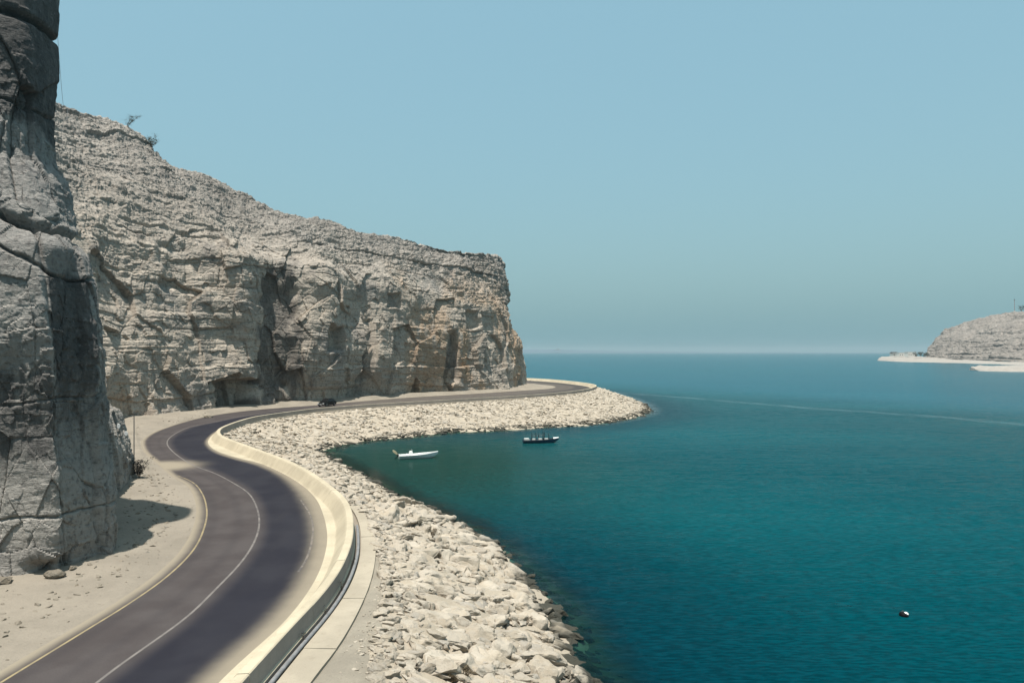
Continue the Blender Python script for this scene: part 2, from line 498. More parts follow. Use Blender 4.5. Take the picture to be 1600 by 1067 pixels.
M = dict(
    cliff=m_cliff("limestone_cliff", (.45, .41, .365), (.225, .202, .183), (.60, .515, .42)),
    near=m_cliff("dark_limestone", (.40, .375, .345), (.15, .143, .14), (.48, .44, .385), 1.6),
    far=m_cliff("far_limestone", (.37, .325, .285), (.15, .13, .115), (.34, .29, .24), .22),
    stone=m_stone("pale_boulder", (.535, .472, .385)),
    drystone=m_stone("fallen_rock", (.30, .26, .205), False),
    sand=m_sand("roadside_sand"),
    fill=m_sand("bank_fill", (.50, .43, .335), .5),
    shelf=m_sand("pale_shelf_rock", (.43, .39, .345), .5),
    gravel=m_sand("grey_gravel", (.36, .32, .255), .5, 2.0),
    seabed=m_sand("seabed_silt", (.16, .17, .12), .5),
    asphalt=m_asphalt(),
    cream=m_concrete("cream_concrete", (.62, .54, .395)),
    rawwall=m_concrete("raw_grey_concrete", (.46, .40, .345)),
    slab=m_concrete("footpath_concrete", (.48, .42, .325)),
    apron=m_concrete("dusty_apron", (.60, .525, .385)),
    yellow=m_line("yellow_paint", (.33, .265, .15)),
    white=m_line("white_paint", (.205, .185, .17)),
    dull=m_line("dull_paint", (.21, .18, .15)),
    sea=m_sea(),
    black=plain("black_car_paint", (.004, .004, .004), .45, 0, .15),
    glass=plain("dark_glass", (.006, .006, .007), .25, 0, .25),
    rubber=plain("black_rubber", (.010, .010, .010), .8),
    chrome=plain("alloy", (.25, .25, .25), .4, .9),
    lamp=plain("clear_lamp_cover", (.82, .82, .80), .2),
    hull=plain("white_gelcoat", (.80, .80, .78), .35, 0, .4, .10),
    deck=plain("grey_deck", (.45, .46, .44), .7),
    blue=plain("blue_hull_paint", (.010, .060, .105), .4),
    navy=plain("dark_bottom_paint", (.006, .014, .020), .5),
    tan=plain("tan_engine_cover", (.56, .46, .30), .4),
    metal=plain("weathered_steel", (.16, .155, .15), .6, .3),
    pipe=plain("grey_pipe", (.20, .20, .20), .5),
    wood=plain("twig_bark", (.10, .08, .06), .9),
    leaf=m_leaf("dusty_leaf", (.060, .066, .040)),
    dry=m_leaf("dry_brown_leaf", (.14, .105, .06)),
    grey_leaf=m_leaf("grey_green_leaf", (.10, .105, .075)),
    darkleaf=m_leaf("dark_leaf", (.020, .021, .022)),
    wall=plain("white_render_wall", (.72, .70, .64), .8),
    roof=plain("dark_roof", (.06, .06, .06), .8),
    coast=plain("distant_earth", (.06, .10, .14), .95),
)

# ------------------------------------------------------------------ plan of the road, wall, bank (curves on the ground)
def W3(p, z=3.5): return np.array((p[0], p[1], z))
PX = lambda lst, z=3.5: [at(x, y, z) for x, y in lst]

yellow_px = [(4, 1064), (63, 1028), (138, 982), (201, 943), (260, 901), (302, 859), (320, 821), (323, 796), (316, 771), (302, 754), (281, 744), (255, 735)]
Yl = spline([W3((-19.3, 12))] + PX(yellow_px), 500, 20)
L_far = PX([(239, 718), (227, 708), (221, 697), (222, 687), (237, 676), (260, 667), (282, 660), (305, 654), (335, 648), (399, 640), (494, 632.6), (560, 626.8), (640, 620.6), (740, 614.8), (815, 610)]) \
    + [W3((11.5, 248)), W3((15, 260)), W3((13.5, 274)), W3((6, 287)), W3((-8, 302)), W3((-30, 322))]
yo = offset(Yl, -.75)
L = spline([yo[k] for k in range(0, 470, 24)] + L_far, 1400, 30)

W_px = [(377, 1065), (406, 1033), (458, 976), (504, 927), (533, 887), (550, 846), (552.5, 818), (550, 797), (540, 777), (514, 755), (483, 734), (452, 719), (412, 704), (384, 694), (362, 686), (348, 680), (344, 674), (348, 668), (373, 658), (404, 649.8), (441, 644.3), (494, 637.8), (560, 632.4), (640, 627.5), (740, 621.7), (810, 617.7), (860, 614.2), (897, 610.6), (920, 607.2), (932, 603)]
Wl = spline([np.array((-9.7, 12, 4.5))] + PX(W_px, 4.5) + [np.array(p) for p in ((29, 262, 4.5), (24.5, 285, 4.5), (16, 308, 4.5), (5, 324, 4.5), (-25, 345, 4.5))], 1600, 25)
Wl[:, 2] = 3.5

R_px = [(343, 1065), (392, 1019), (435, 981), (472, 938), (498, 895), (510, 855), (511, 832), (505, 804), (494, 780), (470, 756), (446, 740), (410, 725), (370, 715), (342, 706), (328, 697)]
i0 = int(nearest(at(336, 683)[None], Wl)[0][0])
wo = offset(Wl, -1.75)
R = spline([W3((-11.2, 12))] + PX(R_px) + [at(325.5, 688)] + [wo[k] for k in range(i0 + 40, 1600, 30)], 1600, 25)

C_px = [(153, 1064), (235, 1005), (293, 963), (335, 922), (377, 878), (398, 845), (405, 820), (402, 795), (388, 770), (362, 753), (335, 739), (305, 728), (278, 712), (264, 699), (261, 692), (264, 685), (278, 675), (297, 667)]
Cn = [W3((-14.6, 12))] + PX(C_px)
c_last = Cn[-1]
iL = int(nearest(c_last[None], L)[0][0])
for k in range(iL + 40, 1400, 35):
    j = int(nearest(L[k][None], R)[0][0])
    Cn.append(L[k] * .5 + R[j] * .5)
Cc = spline(Cn, 1400, 30)

T_px = [(585, 1065), (590, 1000), (600, 950), (602, 915), (596, 875), (586, 835), (572, 802)]
B_px = [(545, 777), (510, 750), (470, 729), (420, 708), (375, 692), (353, 682.5), (368, 672.5), (400, 664), (468, 653), (533, 643.5), (600, 638.5), (660, 635), (735, 630), (810, 625), (860, 621)]
wfo = offset(Wl, .55)
bt = []
for x, y in B_px:
    p = at(x, y); bt.append(wfo[int(nearest(p[None], wfo)[0][0])])
BankT = [W3((-6.2, 13))] + PX(T_px) + bt + [wfo[int(nearest(np.array([[x, y, 0.]]), wfo)[0][0])] for x, y in ((22, 222), (29, 245), (29, 262), (24.5, 285), (16, 308), (-18, 341))]
BankW = [np.array((6.5, 20, 0.))] + PX([(912, 1062), (891, 1010), (876, 975), (851, 935), (801, 885), (760, 845), (690, 805), (620, 775), (570, 745), (530, 725), (508, 710), (505, 704.5), (511, 701.5), (522, 698.5), (541, 694.5), (572, 689.5), (640, 683), (700, 676), (762, 673.5), (842, 668.5), (920, 664), (980, 655)], 0) + \
    [np.array((x, y, 0.)) for x, y in ((35.6, 193), (39.5, 215), (40.5, 245), (37, 290), (26, 320), (-8, 365))]
assert len(BankT) == len(BankW)
SM = 24
bT = stations(BankT, SM); bW = stations(BankW, SM)
bT[:, 2] = 3.47

# ------------------------------------------------------------------ setting: sea, seabed, base ground
shoreline = bW
def sea_axis(lo, hi, step, far):
    a = np.arange(lo, hi + .1, step)
    return np.concatenate([[-far, -5000, -1500, -500, -180] if lo < 0 else [-800, -100], a, [hi + 40, hi + 150, hi + 500, 2000, 5000, far]])
sx = sea_axis(-60, 75, 1.25, 11500); sy = sea_axis(-5, 380, 1.25, 11500)
SX, SY = np.meshgrid(sx, sy, indexing='ij')
SG = np.stack([SX, SY, np.zeros_like(SX)], -1)
_, sd = nearest(SG.reshape(-1, 3), shoreline)
cv = np.exp(-(((SX + 17) / 30) ** 2 + ((SY - 102) / 40) ** 2) ** 1.3)
link("sea", grid_mesh("sea", SG, M["sea"], True, False, {"shore": sd.reshape(SX.shape), "cove": cv}), kind="structure", label="calm teal sea with fine ripples reaching to the horizon")

G = np.stack([bW + (offset(bW, d) - bW) + (0, 0, z) for d, z in ((-2, .15), (2, -.7), (5, -1.8), (10, -3.2), (22, -4.0))], 1)
link("seabed", grid_mesh("seabed", G, M["seabed"], True), kind="structure", label="murky stony seabed under the shallow edge of the bank")

jg = np.maximum.accumulate(nearest(bT, L)[0])
G = np.stack([bT + (L[jg] - bT) * t for t in np.linspace(.02, 1.0, 9)], 1); G[..., 2] = 3.38
link("ground", grid_mesh("ground", G, M["sand"], True), kind="structure", label="packed sandy ground under the road")

# ------------------------------------------------------------------ road
jl = nearest(Cc, L)[0]; jr = nearest(Cc, R)[0]
jl = np.maximum.accumulate(jl); jr = np.maximum.accumulate(jr)
Le = L[jl]; Re = R[jr]
for _ in range(12):
    Le[1:-1] = (Le[:-2] + 2 * Le[1:-1] + Le[2:]) / 4; Re[1:-1] = (Re[:-2] + 2 * Re[1:-1] + Re[2:]) / 4
NA = 10
rows, ac = [], []
for k in range(NA + 1):
    rows.append(Le + (Cc - Le) * k / NA); ac.append(-1 + k / NA)
for k in range(1, NA + 1):
    rows.append(Cc + (Re - Cc) * k / NA); ac.append(k / NA)
RG = np.stack(rows, 1); RG[..., 2] = 3.50
A = np.broadcast_to(np.array(ac), RG.shape[:2])
flat = RG.reshape(-1, 3)
wl_ = np.linalg.norm(Cc - Le, axis=1)[:, None]; wr_ = np.linalg.norm(Re - Cc, axis=1)[:, None]
dl_ = np.where(A < 0, (1 + A) * wl_, 9.); dr_ = np.where(A > 0, (1 - A) * wr_, 9.)
along = RG[:, NA, 1][:, None]
dust = .95 * np.exp(-(dl_ / .55) ** 2)
rw = np.interp(along[:, 0], [0, 30, 45, 60, 75, 95, 110, 400], [1.25, 1.2, 1.3, 1.5, 1.0, .5, .45, .5])[:, None]
dust = np.maximum(dust, .80 * np.exp(-(dr_ / rw) ** 2))
tongue = np.exp(-(((RG[..., 0] + 38.5) / 4.2) ** 2 + ((RG[..., 1] - 80.5) / 4.0) ** 2))   # sand washed over the bend
dust = np.maximum(dust, 1.15 * tongue)
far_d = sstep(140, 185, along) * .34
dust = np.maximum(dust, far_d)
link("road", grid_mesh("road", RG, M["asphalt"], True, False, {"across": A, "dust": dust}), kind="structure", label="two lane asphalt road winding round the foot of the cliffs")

def strip(name, P, width, z, mat, wear, **props):
    a = offset(P, -width / 2); b = offset(P, width / 2)
    G = np.stack([a, b], 1); G[..., 2] = z
    w = np.repeat(np.asarray(wear)[:, None], 2, 1)
    return link(name, grid_mesh(name, G, mat, False, False, {"wear": w}), kind="structure", **props)
def faded(n, a, b): return np.linspace(a, b, n)
n = 470
strip("edge_line", offset(Yl[:n], 0.0), .12, 3.504, M["yellow"], np.interp(np.arange(n), [0, 360, n], [.25, .5, 1.]), label="worn yellow edge line along the cliff side of the road")
ce = int(nearest(at(420, 645)[None], Cc)[0][0])
cn = int(nearest(at(345, 917)[None], Cc)[0][0]); cm = int(nearest(at(370, 759)[None], Cc)[0][0])
strip("centre_line", Cc[:ce], .13, 3.504, M["white"], np.interp(np.arange(ce), [0, cn, cn + 30, cm, cm + 120, ce], [.25, .45, .9, .9, .35, .9]), label="worn white centre line between the two lanes")
r0 = int(nearest(at(485, 880)[None], R)[0][0]); r1 = int(nearest(at(444, 760)[None], R)[0][0])
E2 = spline(PX([(466, 893), (476, 878), (485, 855), (489, 823), (484, 803), (470, 781)]), 160, 8)
strip("edge_line", E2, .13, 3.504, M["dull"], np.interp(np.arange(160), [0, 25, 110, 160], [1.2, .8, .8, 1.7]), label="short faint white edge line on the seaward side of the bend")

# pale apron between the asphalt and the wall
wi = offset(Wl, -1.15)
jw = np.maximum.accumulate(nearest(R, wi)[0])
We = wi[jw]
for _ in range(12): We[1:-1] = (We[:-2] + 2 * We[1:-1] + We[2:]) / 4
G = np.stack([R + (We - R) * k / 4 + (0, 0, .016 + .02 * k / 4) for k in range(5)], 1)
link("road_shoulder", grid_mesh("road_shoulder", G, M["apron"], True), kind="structure", label="dusty cream concrete shoulder between the asphalt and the sea wall")

# ------------------------------------------------------------------ sea wall, in cast segments
wall = thing("sea_wall", "long low cream concrete wall along the seaward edge of the winding road", "wall", (0, 0, 0))
prof = [(-1.22, 3.50), (-1.12, 3.60), (-.55, 4.36), (-.45, 4.46), (-.05, 4.49), (0, 4.45), (.02, 3.70), (.10, 3.64), (.10, 3.30), (-1.22, 3.30)]
arc = np.concatenate([[0], np.cumsum(np.linalg.norm(np.diff(Wl[:, :2], axis=0), axis=1))])
seg_len = 7.2
s0 = 0.0
Tn = tangents(Wl)
def wall_point(s):
    return np.array([np.interp(s, arc, Wl[:, 0]), np.interp(s, arc, Wl[:, 1])]), np.array([np.interp(s, arc, Tn[:, 0]), np.interp(s, arc, Tn[:, 1])])
while s0 < arc[-1] - 3:
    s1 = min(s0 + seg_len, arc[-1])
    mb = MB(); secs = []
    m = 9
    dz = random.uniform(-.012, .012)
    for k in range(m):
        p, t = wall_point(s0 + (s1 - s0 - .03) * k / (m - 1))
        r = np.array((t[1], -t[0]))
        secs.append([(*(p + r * d), z + (dz if z > 4 else 0)) for d, z in prof])
    mb.loft(secs, close=True)
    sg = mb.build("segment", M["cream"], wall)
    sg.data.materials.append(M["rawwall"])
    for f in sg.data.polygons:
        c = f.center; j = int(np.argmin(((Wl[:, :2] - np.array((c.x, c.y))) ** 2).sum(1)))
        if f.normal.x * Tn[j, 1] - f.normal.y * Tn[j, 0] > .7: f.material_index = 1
    s0 = s1

# footpath slabs, the pipe along the wall's foot, gravel
we_px = [(487, 1065), (527, 1013), (559, 958), (579, 910), (587, 866), (585, 840), (574, 812), (560, 790)]
Fp = spline([W3((-7.75, 12))] + PX(we_px), 300, 10)
iw = np.maximum.accumulate(nearest(Fp, offset(Wl, .48))[0])
Fi = offset(Wl, .48)[iw]
fp = thing("footpath", "pale concrete slab footpath between the sea wall and the gravel", "footpath"); fp["kind"] = "structure"; del fp["category"]
la = np.concatenate([[0], np.cumsum(np.linalg.norm(np.diff(Fp[:, :2], axis=0), axis=1))])
s0 = 0.
while s0 < la[-1] - 1:
    s1 = min(s0 + 6.3, la[-1]); secs = []
    dz = random.uniform(-.015, .015)
    for k in range(8):
        s = s0 + (s1 - s0 - .05) * k / 7
        a = np.array([np.interp(s, la, Fi[:, q]) for q in (0, 1)]); b = np.array([np.interp(s, la, Fp[:, q]) for q in (0, 1)])
        secs.append([(*a, 3.30), (*a, 3.575 + dz), (*b, 3.565 + dz), (*b, 3.30)])
    mb = MB(); mb.loft(secs, close=True); mb.build("slab", M["slab"], fp, bevel=0)
    s0 = s1
pp = offset(Wl, .30)
ie = int(nearest(at(556, 815)[None], pp)[0][0])
mb = MB(); mb.tube([(p[0], p[1], 3.54 + .012 * math.sin(k * .7)) for k, p in enumerate(pp[:ie:6])], .10, .10, 10)
mb.build("pipe", M["pipe"], None, True, label="thin grey pipe lying along the foot of the sea wall", category="pipe")

nG = len(bT[:8 * SM])
gv = bT[:8 * SM - 8].copy()
jf = np.maximum.accumulate(nearest(gv, Fp)[0])
gi = Fp[jf]
rowsg = []
for k in range(13):
    p = gi + (gv - gi) * (k / 12 * 1.15 - .06)
    p[:, 2] = 3.445 + .05 * vn(p * .9, 5) * (0 < k) - .12 * (k == 12)
    rowsg.append(p)
link("gravel_strip", grid_mesh("gravel_strip", np.stack(rowsg, 1), M["gravel"], True), kind="structure", label="grey gravel strip beside the concrete footpath")

# ------------------------------------------------------------------ verge of sand between the cliffs and the road
foot_in = [(-33, 12), (-33, 25), (-33, 34), (-31, 42), (-29, 46), (-31, 52), (-35, 60), (-39, 68), (-41, 74), (-52, 88), (-66, 100), (-74, 112), (-72, 126), (-69, 138), (-66, 147), (-63, 158), (-60, 168), (-53, 175), (-46, 184), (-36, 198), (-24, 213), (-8, 230), (-3, 246), (2, 262), (0, 276), (-10, 292), (-40, 315)]
road_in = [(-18.8, 12), (-18.8, 25), (-18.8, 34), (-18.8, 40), (-19.6, 46), (-21.5, 53), (-24.6, 60), (-29, 68), (-33.5, 74), (-40.8, 84), (-45.5, 92), (-48.9, 98), (-52, 105), (-55.4, 114), (-57.6, 124), (-58.6, 134), (-58.6, 146), (-54.6, 159), (-45.5, 171), (-38, 185), (-27.7, 201), (-11, 227), (3.2, 238), (11.6, 250), (12.6, 272), (-2, 296), (-30, 321)]
vi = stations([(x, y, 0) for x, y in foot_in], 16); vr = stations([(x, y, 0) for x, y in road_in], 16)
j = nearest(vr, L)[0]; vr = L[j] * (1, 1, 0)
for _ in range(6): vr[1:-1] = (vr[:-2] + 2 * vr[1:-1] + vr[2:]) / 4
rise = np.interp(vi[:, 1], [0, 110, 130, 180, 300], [.10, .25, .75, .75, .7])
rv = []
NVG = 40
for k in range(NVG + 1):
    t = (k / NVG) ** 1.4
    p = vr + (vi - vr) * (t * 1.0 - .02)
    d = np.linalg.norm(p - vr, axis=1)
    p[:, 2] = 3.485 + np.minimum(d * .05, .06) * (k > 0) + rise * sstep(.05, .75, t) + sstep(.3, 2.2, d) * (.10 * fbm(p * .35 + 3, 4, 11) + .05)
    rv.append(p)
link("sand_verge", grid_mesh("sand_verge", np.stack(rv, 1), M["sand"], True, True), kind="structure", label="pale sandy verge between the cliff foot and the asphalt")

# ------------------------------------------------------------------ cliffs
def grid_normals(P):
    du = np.gradient(P, axis=0); dv = np.gradient(P, axis=1)
    N = np.cross(du, dv); return N / np.maximum(np.linalg.norm(N, axis=2, keepdims=True), 1e-9)

def beds(p, along, layers, seed):
    """Ledges and joints of bedded rock: offset along the face."""
    bed = p[:, 2] + .035 * p[:, 0] + 1.1 * vn(p * (.05, .05, .03), seed) + .25 * vn(p * .35, seed + 1)
    wob = 1.2 * vn(p * .22, seed + 2) + .4 * vn(p * .9, seed + 3)
    off = 0
    for t, amp, grv, ln in layers:
        q = bed / t; i = np.floor(q); f = q - i
        h = h1(i, seed + 4); jj = np.floor((along + wob) / (t * ln) + h * 7.3); hb = h1(i, seed + 5, jj)
        fj = (along + wob) / (t * ln) + h * 7.3; fj = fj - np.floor(fj)
        e = np.minimum(f, 1 - f) * t; ej = np.minimum(fj, 1 - fj) * t * ln
        on = sstep(.25, .6, h1(i, seed + 6)) * sstep(-.35, .35, vn(p * .11, seed + 7))
        onj = (hb > .45) * sstep(-.2, .5, vn(p * .16, seed + 8))
        wd = .06 + .05 * t
        off = off + amp * ((h - .5) * .9 + (hb - .5) * .8) - grv * (on * np.exp(-(e / wd) ** 2) + .7 * onj * np.exp(-(ej / wd) ** 2))
    return off

def facets(p, size, seed, amp, tilt, crack, cw):
    f1, f2, cid, rel = voro(p / size, seed)
    tx = np.stack([np.sin(cid * 91.7), np.cos(cid * 57.3), np.sin(cid * 33.1 + 1)], 1)
    return amp * (cid - .5) * 2 + tilt * (rel * tx).sum(1) - crack * np.exp(-((f2 - f1) / cw) ** 2)

# main headland cliff: foot, middle, break of slope, crest, plateau
P_ = lambda x, y, d: at_d(x, y, d)
B4 = lambda x, y: at(x, y, 4.0)
st = [  # foot, break, crest
    (np.array((-76, 104, 4.)), P_(70, 350, 125), P_(20, 110, 150)),
    (B4(214, 656), P_(158, 390, 137), P_(97, 158, 165)),
    (B4(290, 645.5), P_(262, 395, 150), P_(170, 184, 172)),
    (B4(345, 639), P_(330, 395, 158), P_(225, 221, 178)),
    (B4(388, 634.5), P_(392, 400, 163), P_(262, 264, 184)),
    (B4(402, 632.8), P_(420, 405, 174), P_(312, 275, 190)),
    (B4(450, 629.8), P_(458, 415, 178), P_(380, 301, 196)),
    (B4(494, 627.2), P_(505, 425, 183), P_(440, 330, 200)),
    (B4(560, 621.8), P_(565, 445, 195), P_(530, 348, 212)),
    (B4(640, 616.4), P_(640, 455, 210), P_(630, 368, 226)),
    (B4(735, 611.4), P_(730, 470, 226), P_(720, 386, 240)),
    (B4(790, 607), P_(772, 478, 244), P_(764, 394, 255)),
    (B4(826, 602), P_(793, 495, 266), P_(784, 412, 272)),
    (np.array((5., 276, 4.)), np.array((-4.5, 282, 28.)), np.array((-7., 284, 45.))),
    (np.array((-8., 300, 4.)), np.array((-16, 300, 28.)), np.array((-22, 300, 44.))),
    (np.array((-60., 330, 4.)), np.array((-62, 322, 28.)), np.array((-66, 318, 44.))),
]
Bs, Ks, Cs = [np.array([s[k] for s in st]) for k in range(3)]
Ms = Bs + (Ks - Bs) * .42 + np.array([(.8, -.8, 0)] * len(st)); Ms[:, 2] = Bs[:, 2] + (Ks[:, 2] - Bs[:, 2]) * .42
Ms[12] = P_(811, 535, 266)
Us = Ks + (Cs - Ks) * .5; Us[:, 2] += 1.8
Ds = Cs + np.array([(-14., 30., -3.)] * len(st)); Ds[12:] = Cs[12:] + np.array((-30., 6., -2.))
DD = Ds + np.array((-30., 25., -8.))
Bu = Bs.copy(); Bu[:, 2] = 2.5
NU = 980
def rs(P):
    return stations(P, 66)
lines = [rs(q) for q in (Bu, Bs, Ms, Ks, Us, Cs, Ds, DD)]
nvs = (6, 95, 120, 95, 95, 20, 8)
cols, zone = [], []
zv = (1, 1, 1, .75, .15, 0, 0, 0)
for a in range(7):
    for k in range(nvs[a]):
        t = k / nvs[a]
        cols.append(lines[a] * (1 - t) + lines[a + 1] * t); zone.append(zv[a] * (1 - t) + zv[a + 1] * t)
cols.append(lines[-1]); zone.append(0)
G = np.stack(cols, 1)
for _ in range(14):
    G[:, 2:-2] = (G[:, 1:-3] + 2 * G[:, 2:-2] + G[:, 3:-1]) / 4
GN = grid_normals(G)
for _ in range(6):
    GN[1:-1] = (GN[:-2] + 2 * GN[1:-1] + GN[2:]) / 4
if GN[600, 150] @ np.array((.7, -.7, .1)) < 0: GN = -GN
foot_s = np.concatenate([[0], np.cumsum(np.linalg.norm(np.diff(lines[1][:, :2], axis=0), axis=1))])
al = np.repeat(foot_s[:, None], G.shape[1], 1).ravel()
p = G.reshape(-1, 3); zo = np.repeat(np.array(zone)[None], G.shape[0], 0).ravel()
upper = 1 - zo
d_up = beds(p, al, ((4.2, .9, .5, 7), (1.5, .42, .45, 6), (.55, .16, .18, 4)), 21)
d_lo = beds(p, al, ((5.5, .45, .35, 3.5), (1.7, .12, .22, 4), (.6, .05, .06, 4)), 51) + 1.1 * fbm(p * (.11, .11, .022), 3, 57)
d_lo = d_lo + facets(p, np.array((8., 8., 11.)), 61, .85, .85, .16, .012) + facets(p, np.array((2.4, 2.4, 2.8)), 71, .18, .28, .07, .025)
mixu = sstep(.25, .75, upper + .28 * fbm(p * .07, 3, 81))
d = d_lo * (1 - mixu) + d_up * mixu + 1.7 * fbm(p * .045, 3, 31) + .30 * fbm(p * .6, 4, 41, .6) * (0.45 + .95 * mixu) + .20 * mixu * np.abs(fbm(p * 1.3, 4, 45, .65))
pk = 1.2 * sstep(.46, .68, vn(p * (.12, .12, .95), 301)) * sstep(-.2, .3, vn(p * .07, 303)) + .25 * sstep(.45, .7, vn(p * (.38, .38, 2.4), 305))
d -= pk * (.22 + .40 * mixu)
def recess(cx, cz, wx, wz, depth):
    """A hollow left by blasting, centred on the distance along the foot and the height."""
    return -depth * sstep(1.0, .55, np.abs(al - cx) / wx + .18 * vn(p * .4, 91)) * sstep(1.0, .75, np.abs(p[:, 2] - cz) / wz + .2 * vn(p * .3, 92))
def foot_at(x): return foot_s[int(nearest(B4(x, np.interp(x, [214, 290, 345, 388, 450, 560, 640, 735, 790], [656, 645, 639, 634.5, 629.8, 621.8, 616.4, 611.4, 607]))[None], lines[1])[0][0])]
d += recess(foot_at(428), 19, 5.8, 15, 1.3) + recess(foot_at(508), 19, 4.0, 3.5, 3.0) + recess(foot_at(571), 16, 1.8, 9, 1.5)
d += recess(foot_at(706), 14, 3.0, 9, 2.6) + recess(foot_at(745), 26, 3.5, 3, 1.8) + recess(foot_at(372), 6.0, 6.5, 4.2, 5.0) + recess(foot_at(300), 34, 5, 6, 1.2) + recess(foot_at(610), 30, 3, 2.5, 1.6)
edge_fade = np.ones(G.shape[:2]); edge_fade[:, -12:] *= .3
d = d.reshape(G.shape[:2]) * edge_fade
G2 = G + GN * d[..., None]
och = np.exp(-((al - foot_at(728)) / 3.2) ** 2) * sstep(5, 9, p[:, 2]) * sstep(27, 20, p[:, 2]) + .55 * np.exp(-((al - foot_at(200)) / 3.) ** 2) * sstep(14, 8, p[:, 2])
wz = zo * sstep(foot_at(540), foot_at(680), al) * sstep(-.1, .4, vn(p * (.12, .12, .05), 93))
och = np.maximum(och, .75 * wz)
def seep_shade(cx, wx, z0, z1):  # darkens the hollows: their shade and dark streaks put into the rock colour
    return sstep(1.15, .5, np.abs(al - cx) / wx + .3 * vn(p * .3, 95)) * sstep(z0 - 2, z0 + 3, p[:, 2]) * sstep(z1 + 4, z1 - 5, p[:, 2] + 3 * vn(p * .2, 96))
stn_shade = .70 * seep_shade(foot_at(428), 7.0, 0, 37) + .45 * seep_shade(foot_at(470), 3.5, 0, 22) + .5 * seep_shade(foot_at(571), 2.2, 3, 28) + .55 * seep_shade(foot_at(706), 3.0, 2, 24) + .5 * seep_shade(foot_at(365), 7, 0, 9) + .45 * seep_shade(foot_at(515), 5, 14, 22) + .35 * seep_shade(foot_at(300), 5, 24, 38)
stn_shade *= 1 - .35 * wz
stn_shade += .30 * mixu * sstep(.05, .5, vn(p * (.05, .05, .16), 97))
link("headland_cliff", grid_mesh("headland_cliff", G2, M["cliff"], False, True, {"zone": zo, "ochre": och, "stain_shade": stn_shade}), kind="structure", label="big bedded grey limestone headland cliff with a steep blasted lower face")
MAIN = G2

# near cliff at the left edge of the picture
pz = np.array([2.4, 6.8, 10, 15.6, 20.3, 22.0, 23.9, 27.6, 31, 39, 50])
pA = np.array([0, .05, .75, .95, 1.6, 2.2, 4.4, 5.9, 6.15, 6.9, 8.0])
pL = np.array([0, .15, .3, .5, 1.7, 3.4, 6.0, 9, 12, 20, 30])
pF = np.array([0, .1, .2, .3, .8, 1.2, 3.0, 5.2, 5.6, 6.2, 7.2])
pB = np.array([0, .4, 1.2, 5.3, 9, 10.5, 12.5, 17, 21, 28, 34])
ns = [  # foot, inward, profile
    ((-62, 20), (-.8, .6), pL), ((-46, 33), (-.75, .66), pL), ((-35, 38.4), (-.78, .62), pL), ((-28.2, 40.2), (-.80, .60), pF), ((-25.3, 41.0), (-.80, .60), pF * .9),
    ((-24.4, 44.9), (-.86, .50), pA), ((-26.0, 48.0), (-1, .15), pA), ((-29.5, 53), (-1, .0), pA * 1.2), ((-33.2, 61), (-.98, .2), pB * .8), ((-36.1, 68), (-.95, .3), pB), ((-37.7, 72.0), (-.85, .52), pB),
    ((-42, 76.5), (-.75, .66), pB), ((-54, 91), (-.8, .6), pB), ((-67, 102), (-.8, .6), pB), ((-77, 112), (-.8, .6), pB)]
zz = np.concatenate([np.linspace(2.4, 26, 300), np.linspace(26.2, 50, 190)])
rowsn = []
for z in zz:
    rowsn.append(stations([np.array((f[0] + i[0] * np.interp(z, pz, q), f[1] + i[1] * np.interp(z, pz, q), z)) for f, i, q in ns], 50))
G = np.stack(rowsn, 1)
# spread the columns towards the visible corner
u = np.arange(G.shape[0]) / 50.
dens = np.interp(u, [0, 2, 2.8, 3.2, 6.2, 7, 8, 9, 11, 14], [.3, .4, 1.2, 2.6, 2.6, 1.2, 1.1, 1.6, .8, .3])
cu = np.concatenate([[0], np.cumsum((dens[1:] + dens[:-1]) / 2)]); cu /= cu[-1]
ui = np.interp(np.linspace(0, 1, 640), cu, np.arange(G.shape[0]))
i_ = np.clip(ui.astype(int), 0, G.shape[0] - 2); f_ = (ui - i_)[:, None, None]
G = G[i_] * (1 - f_) + G[i_ + 1] * f_
top = G[:, -1:] + np.array((-4.0, 3.0, -1.5)); G = np.concatenate([G, top], 1)
GN = grid_normals(G)
for _ in range(5):
    GN[1:-1] = (GN[:-2] + 2 * GN[1:-1] + GN[2:]) / 4
if GN[400, 100] @ np.array((.7, -.6, .1)) < 0: GN = -GN
p = G.reshape(-1, 3)
fs = np.concatenate([[0], np.cumsum(np.linalg.norm(np.diff(G[:, 0, :2], axis=0), axis=1))]); al = np.repeat(fs[:, None], G.shape[1], 1).ravel()
corner = fs[int(nearest(np.array([[-25.3, 41.0, 0]]), G[:, 0])[0][0])]
ruf = sstep(-.2, .5, vn(p * .13, 130)) * .8 + .35
lowr = sstep(7.5, 4.5, p[:, 2] + 1.2 * vn(p * .5, 133))
d = facets(p, np.array((6., 6., 11.)), 101, .20, .34, .10, .008) + facets(p, np.array((2.2, 2.2, 3.4)), 111, .05, .20, .04, .014) * (.4 + ruf) * sstep(-1, -.2, -sstep(24, 26, p[:, 2]) * .8) + .45 * fbm(p * .10, 3, 121)
d += ruf * (facets(p, np.array((.75, .75, .8)), 115, .022, .10, .012, .02) + .06 * (np.abs(fbm(p * .9, 4, 125, .6)) - .3) + .04 * fbm(p * 3.1, 3, 127, .6))
d += beds(p, al, ((3.8, .08, .06, 3), (.8, .05, .04, 3)), 141) * ruf * (1 - .8 * sstep(25, 28, p[:, 2]))
d += lowr * (facets(p, np.array((2.0, 2.0, 1.6)), 151, .10, .22, .08, .02) + .10)
def crack(zc, slope, x0, depth, wd, side=0.):
    q = p[:, 2] - (zc + slope * (p[:, 0] - x0)) + .25 * vn(p * .5, 161) + .08 * vn(p * 2.1, 162)
    return -depth * np.exp(-(q / wd) ** 2) + side * sstep(0, .25, q) * sstep(4.5, 3.0, q)
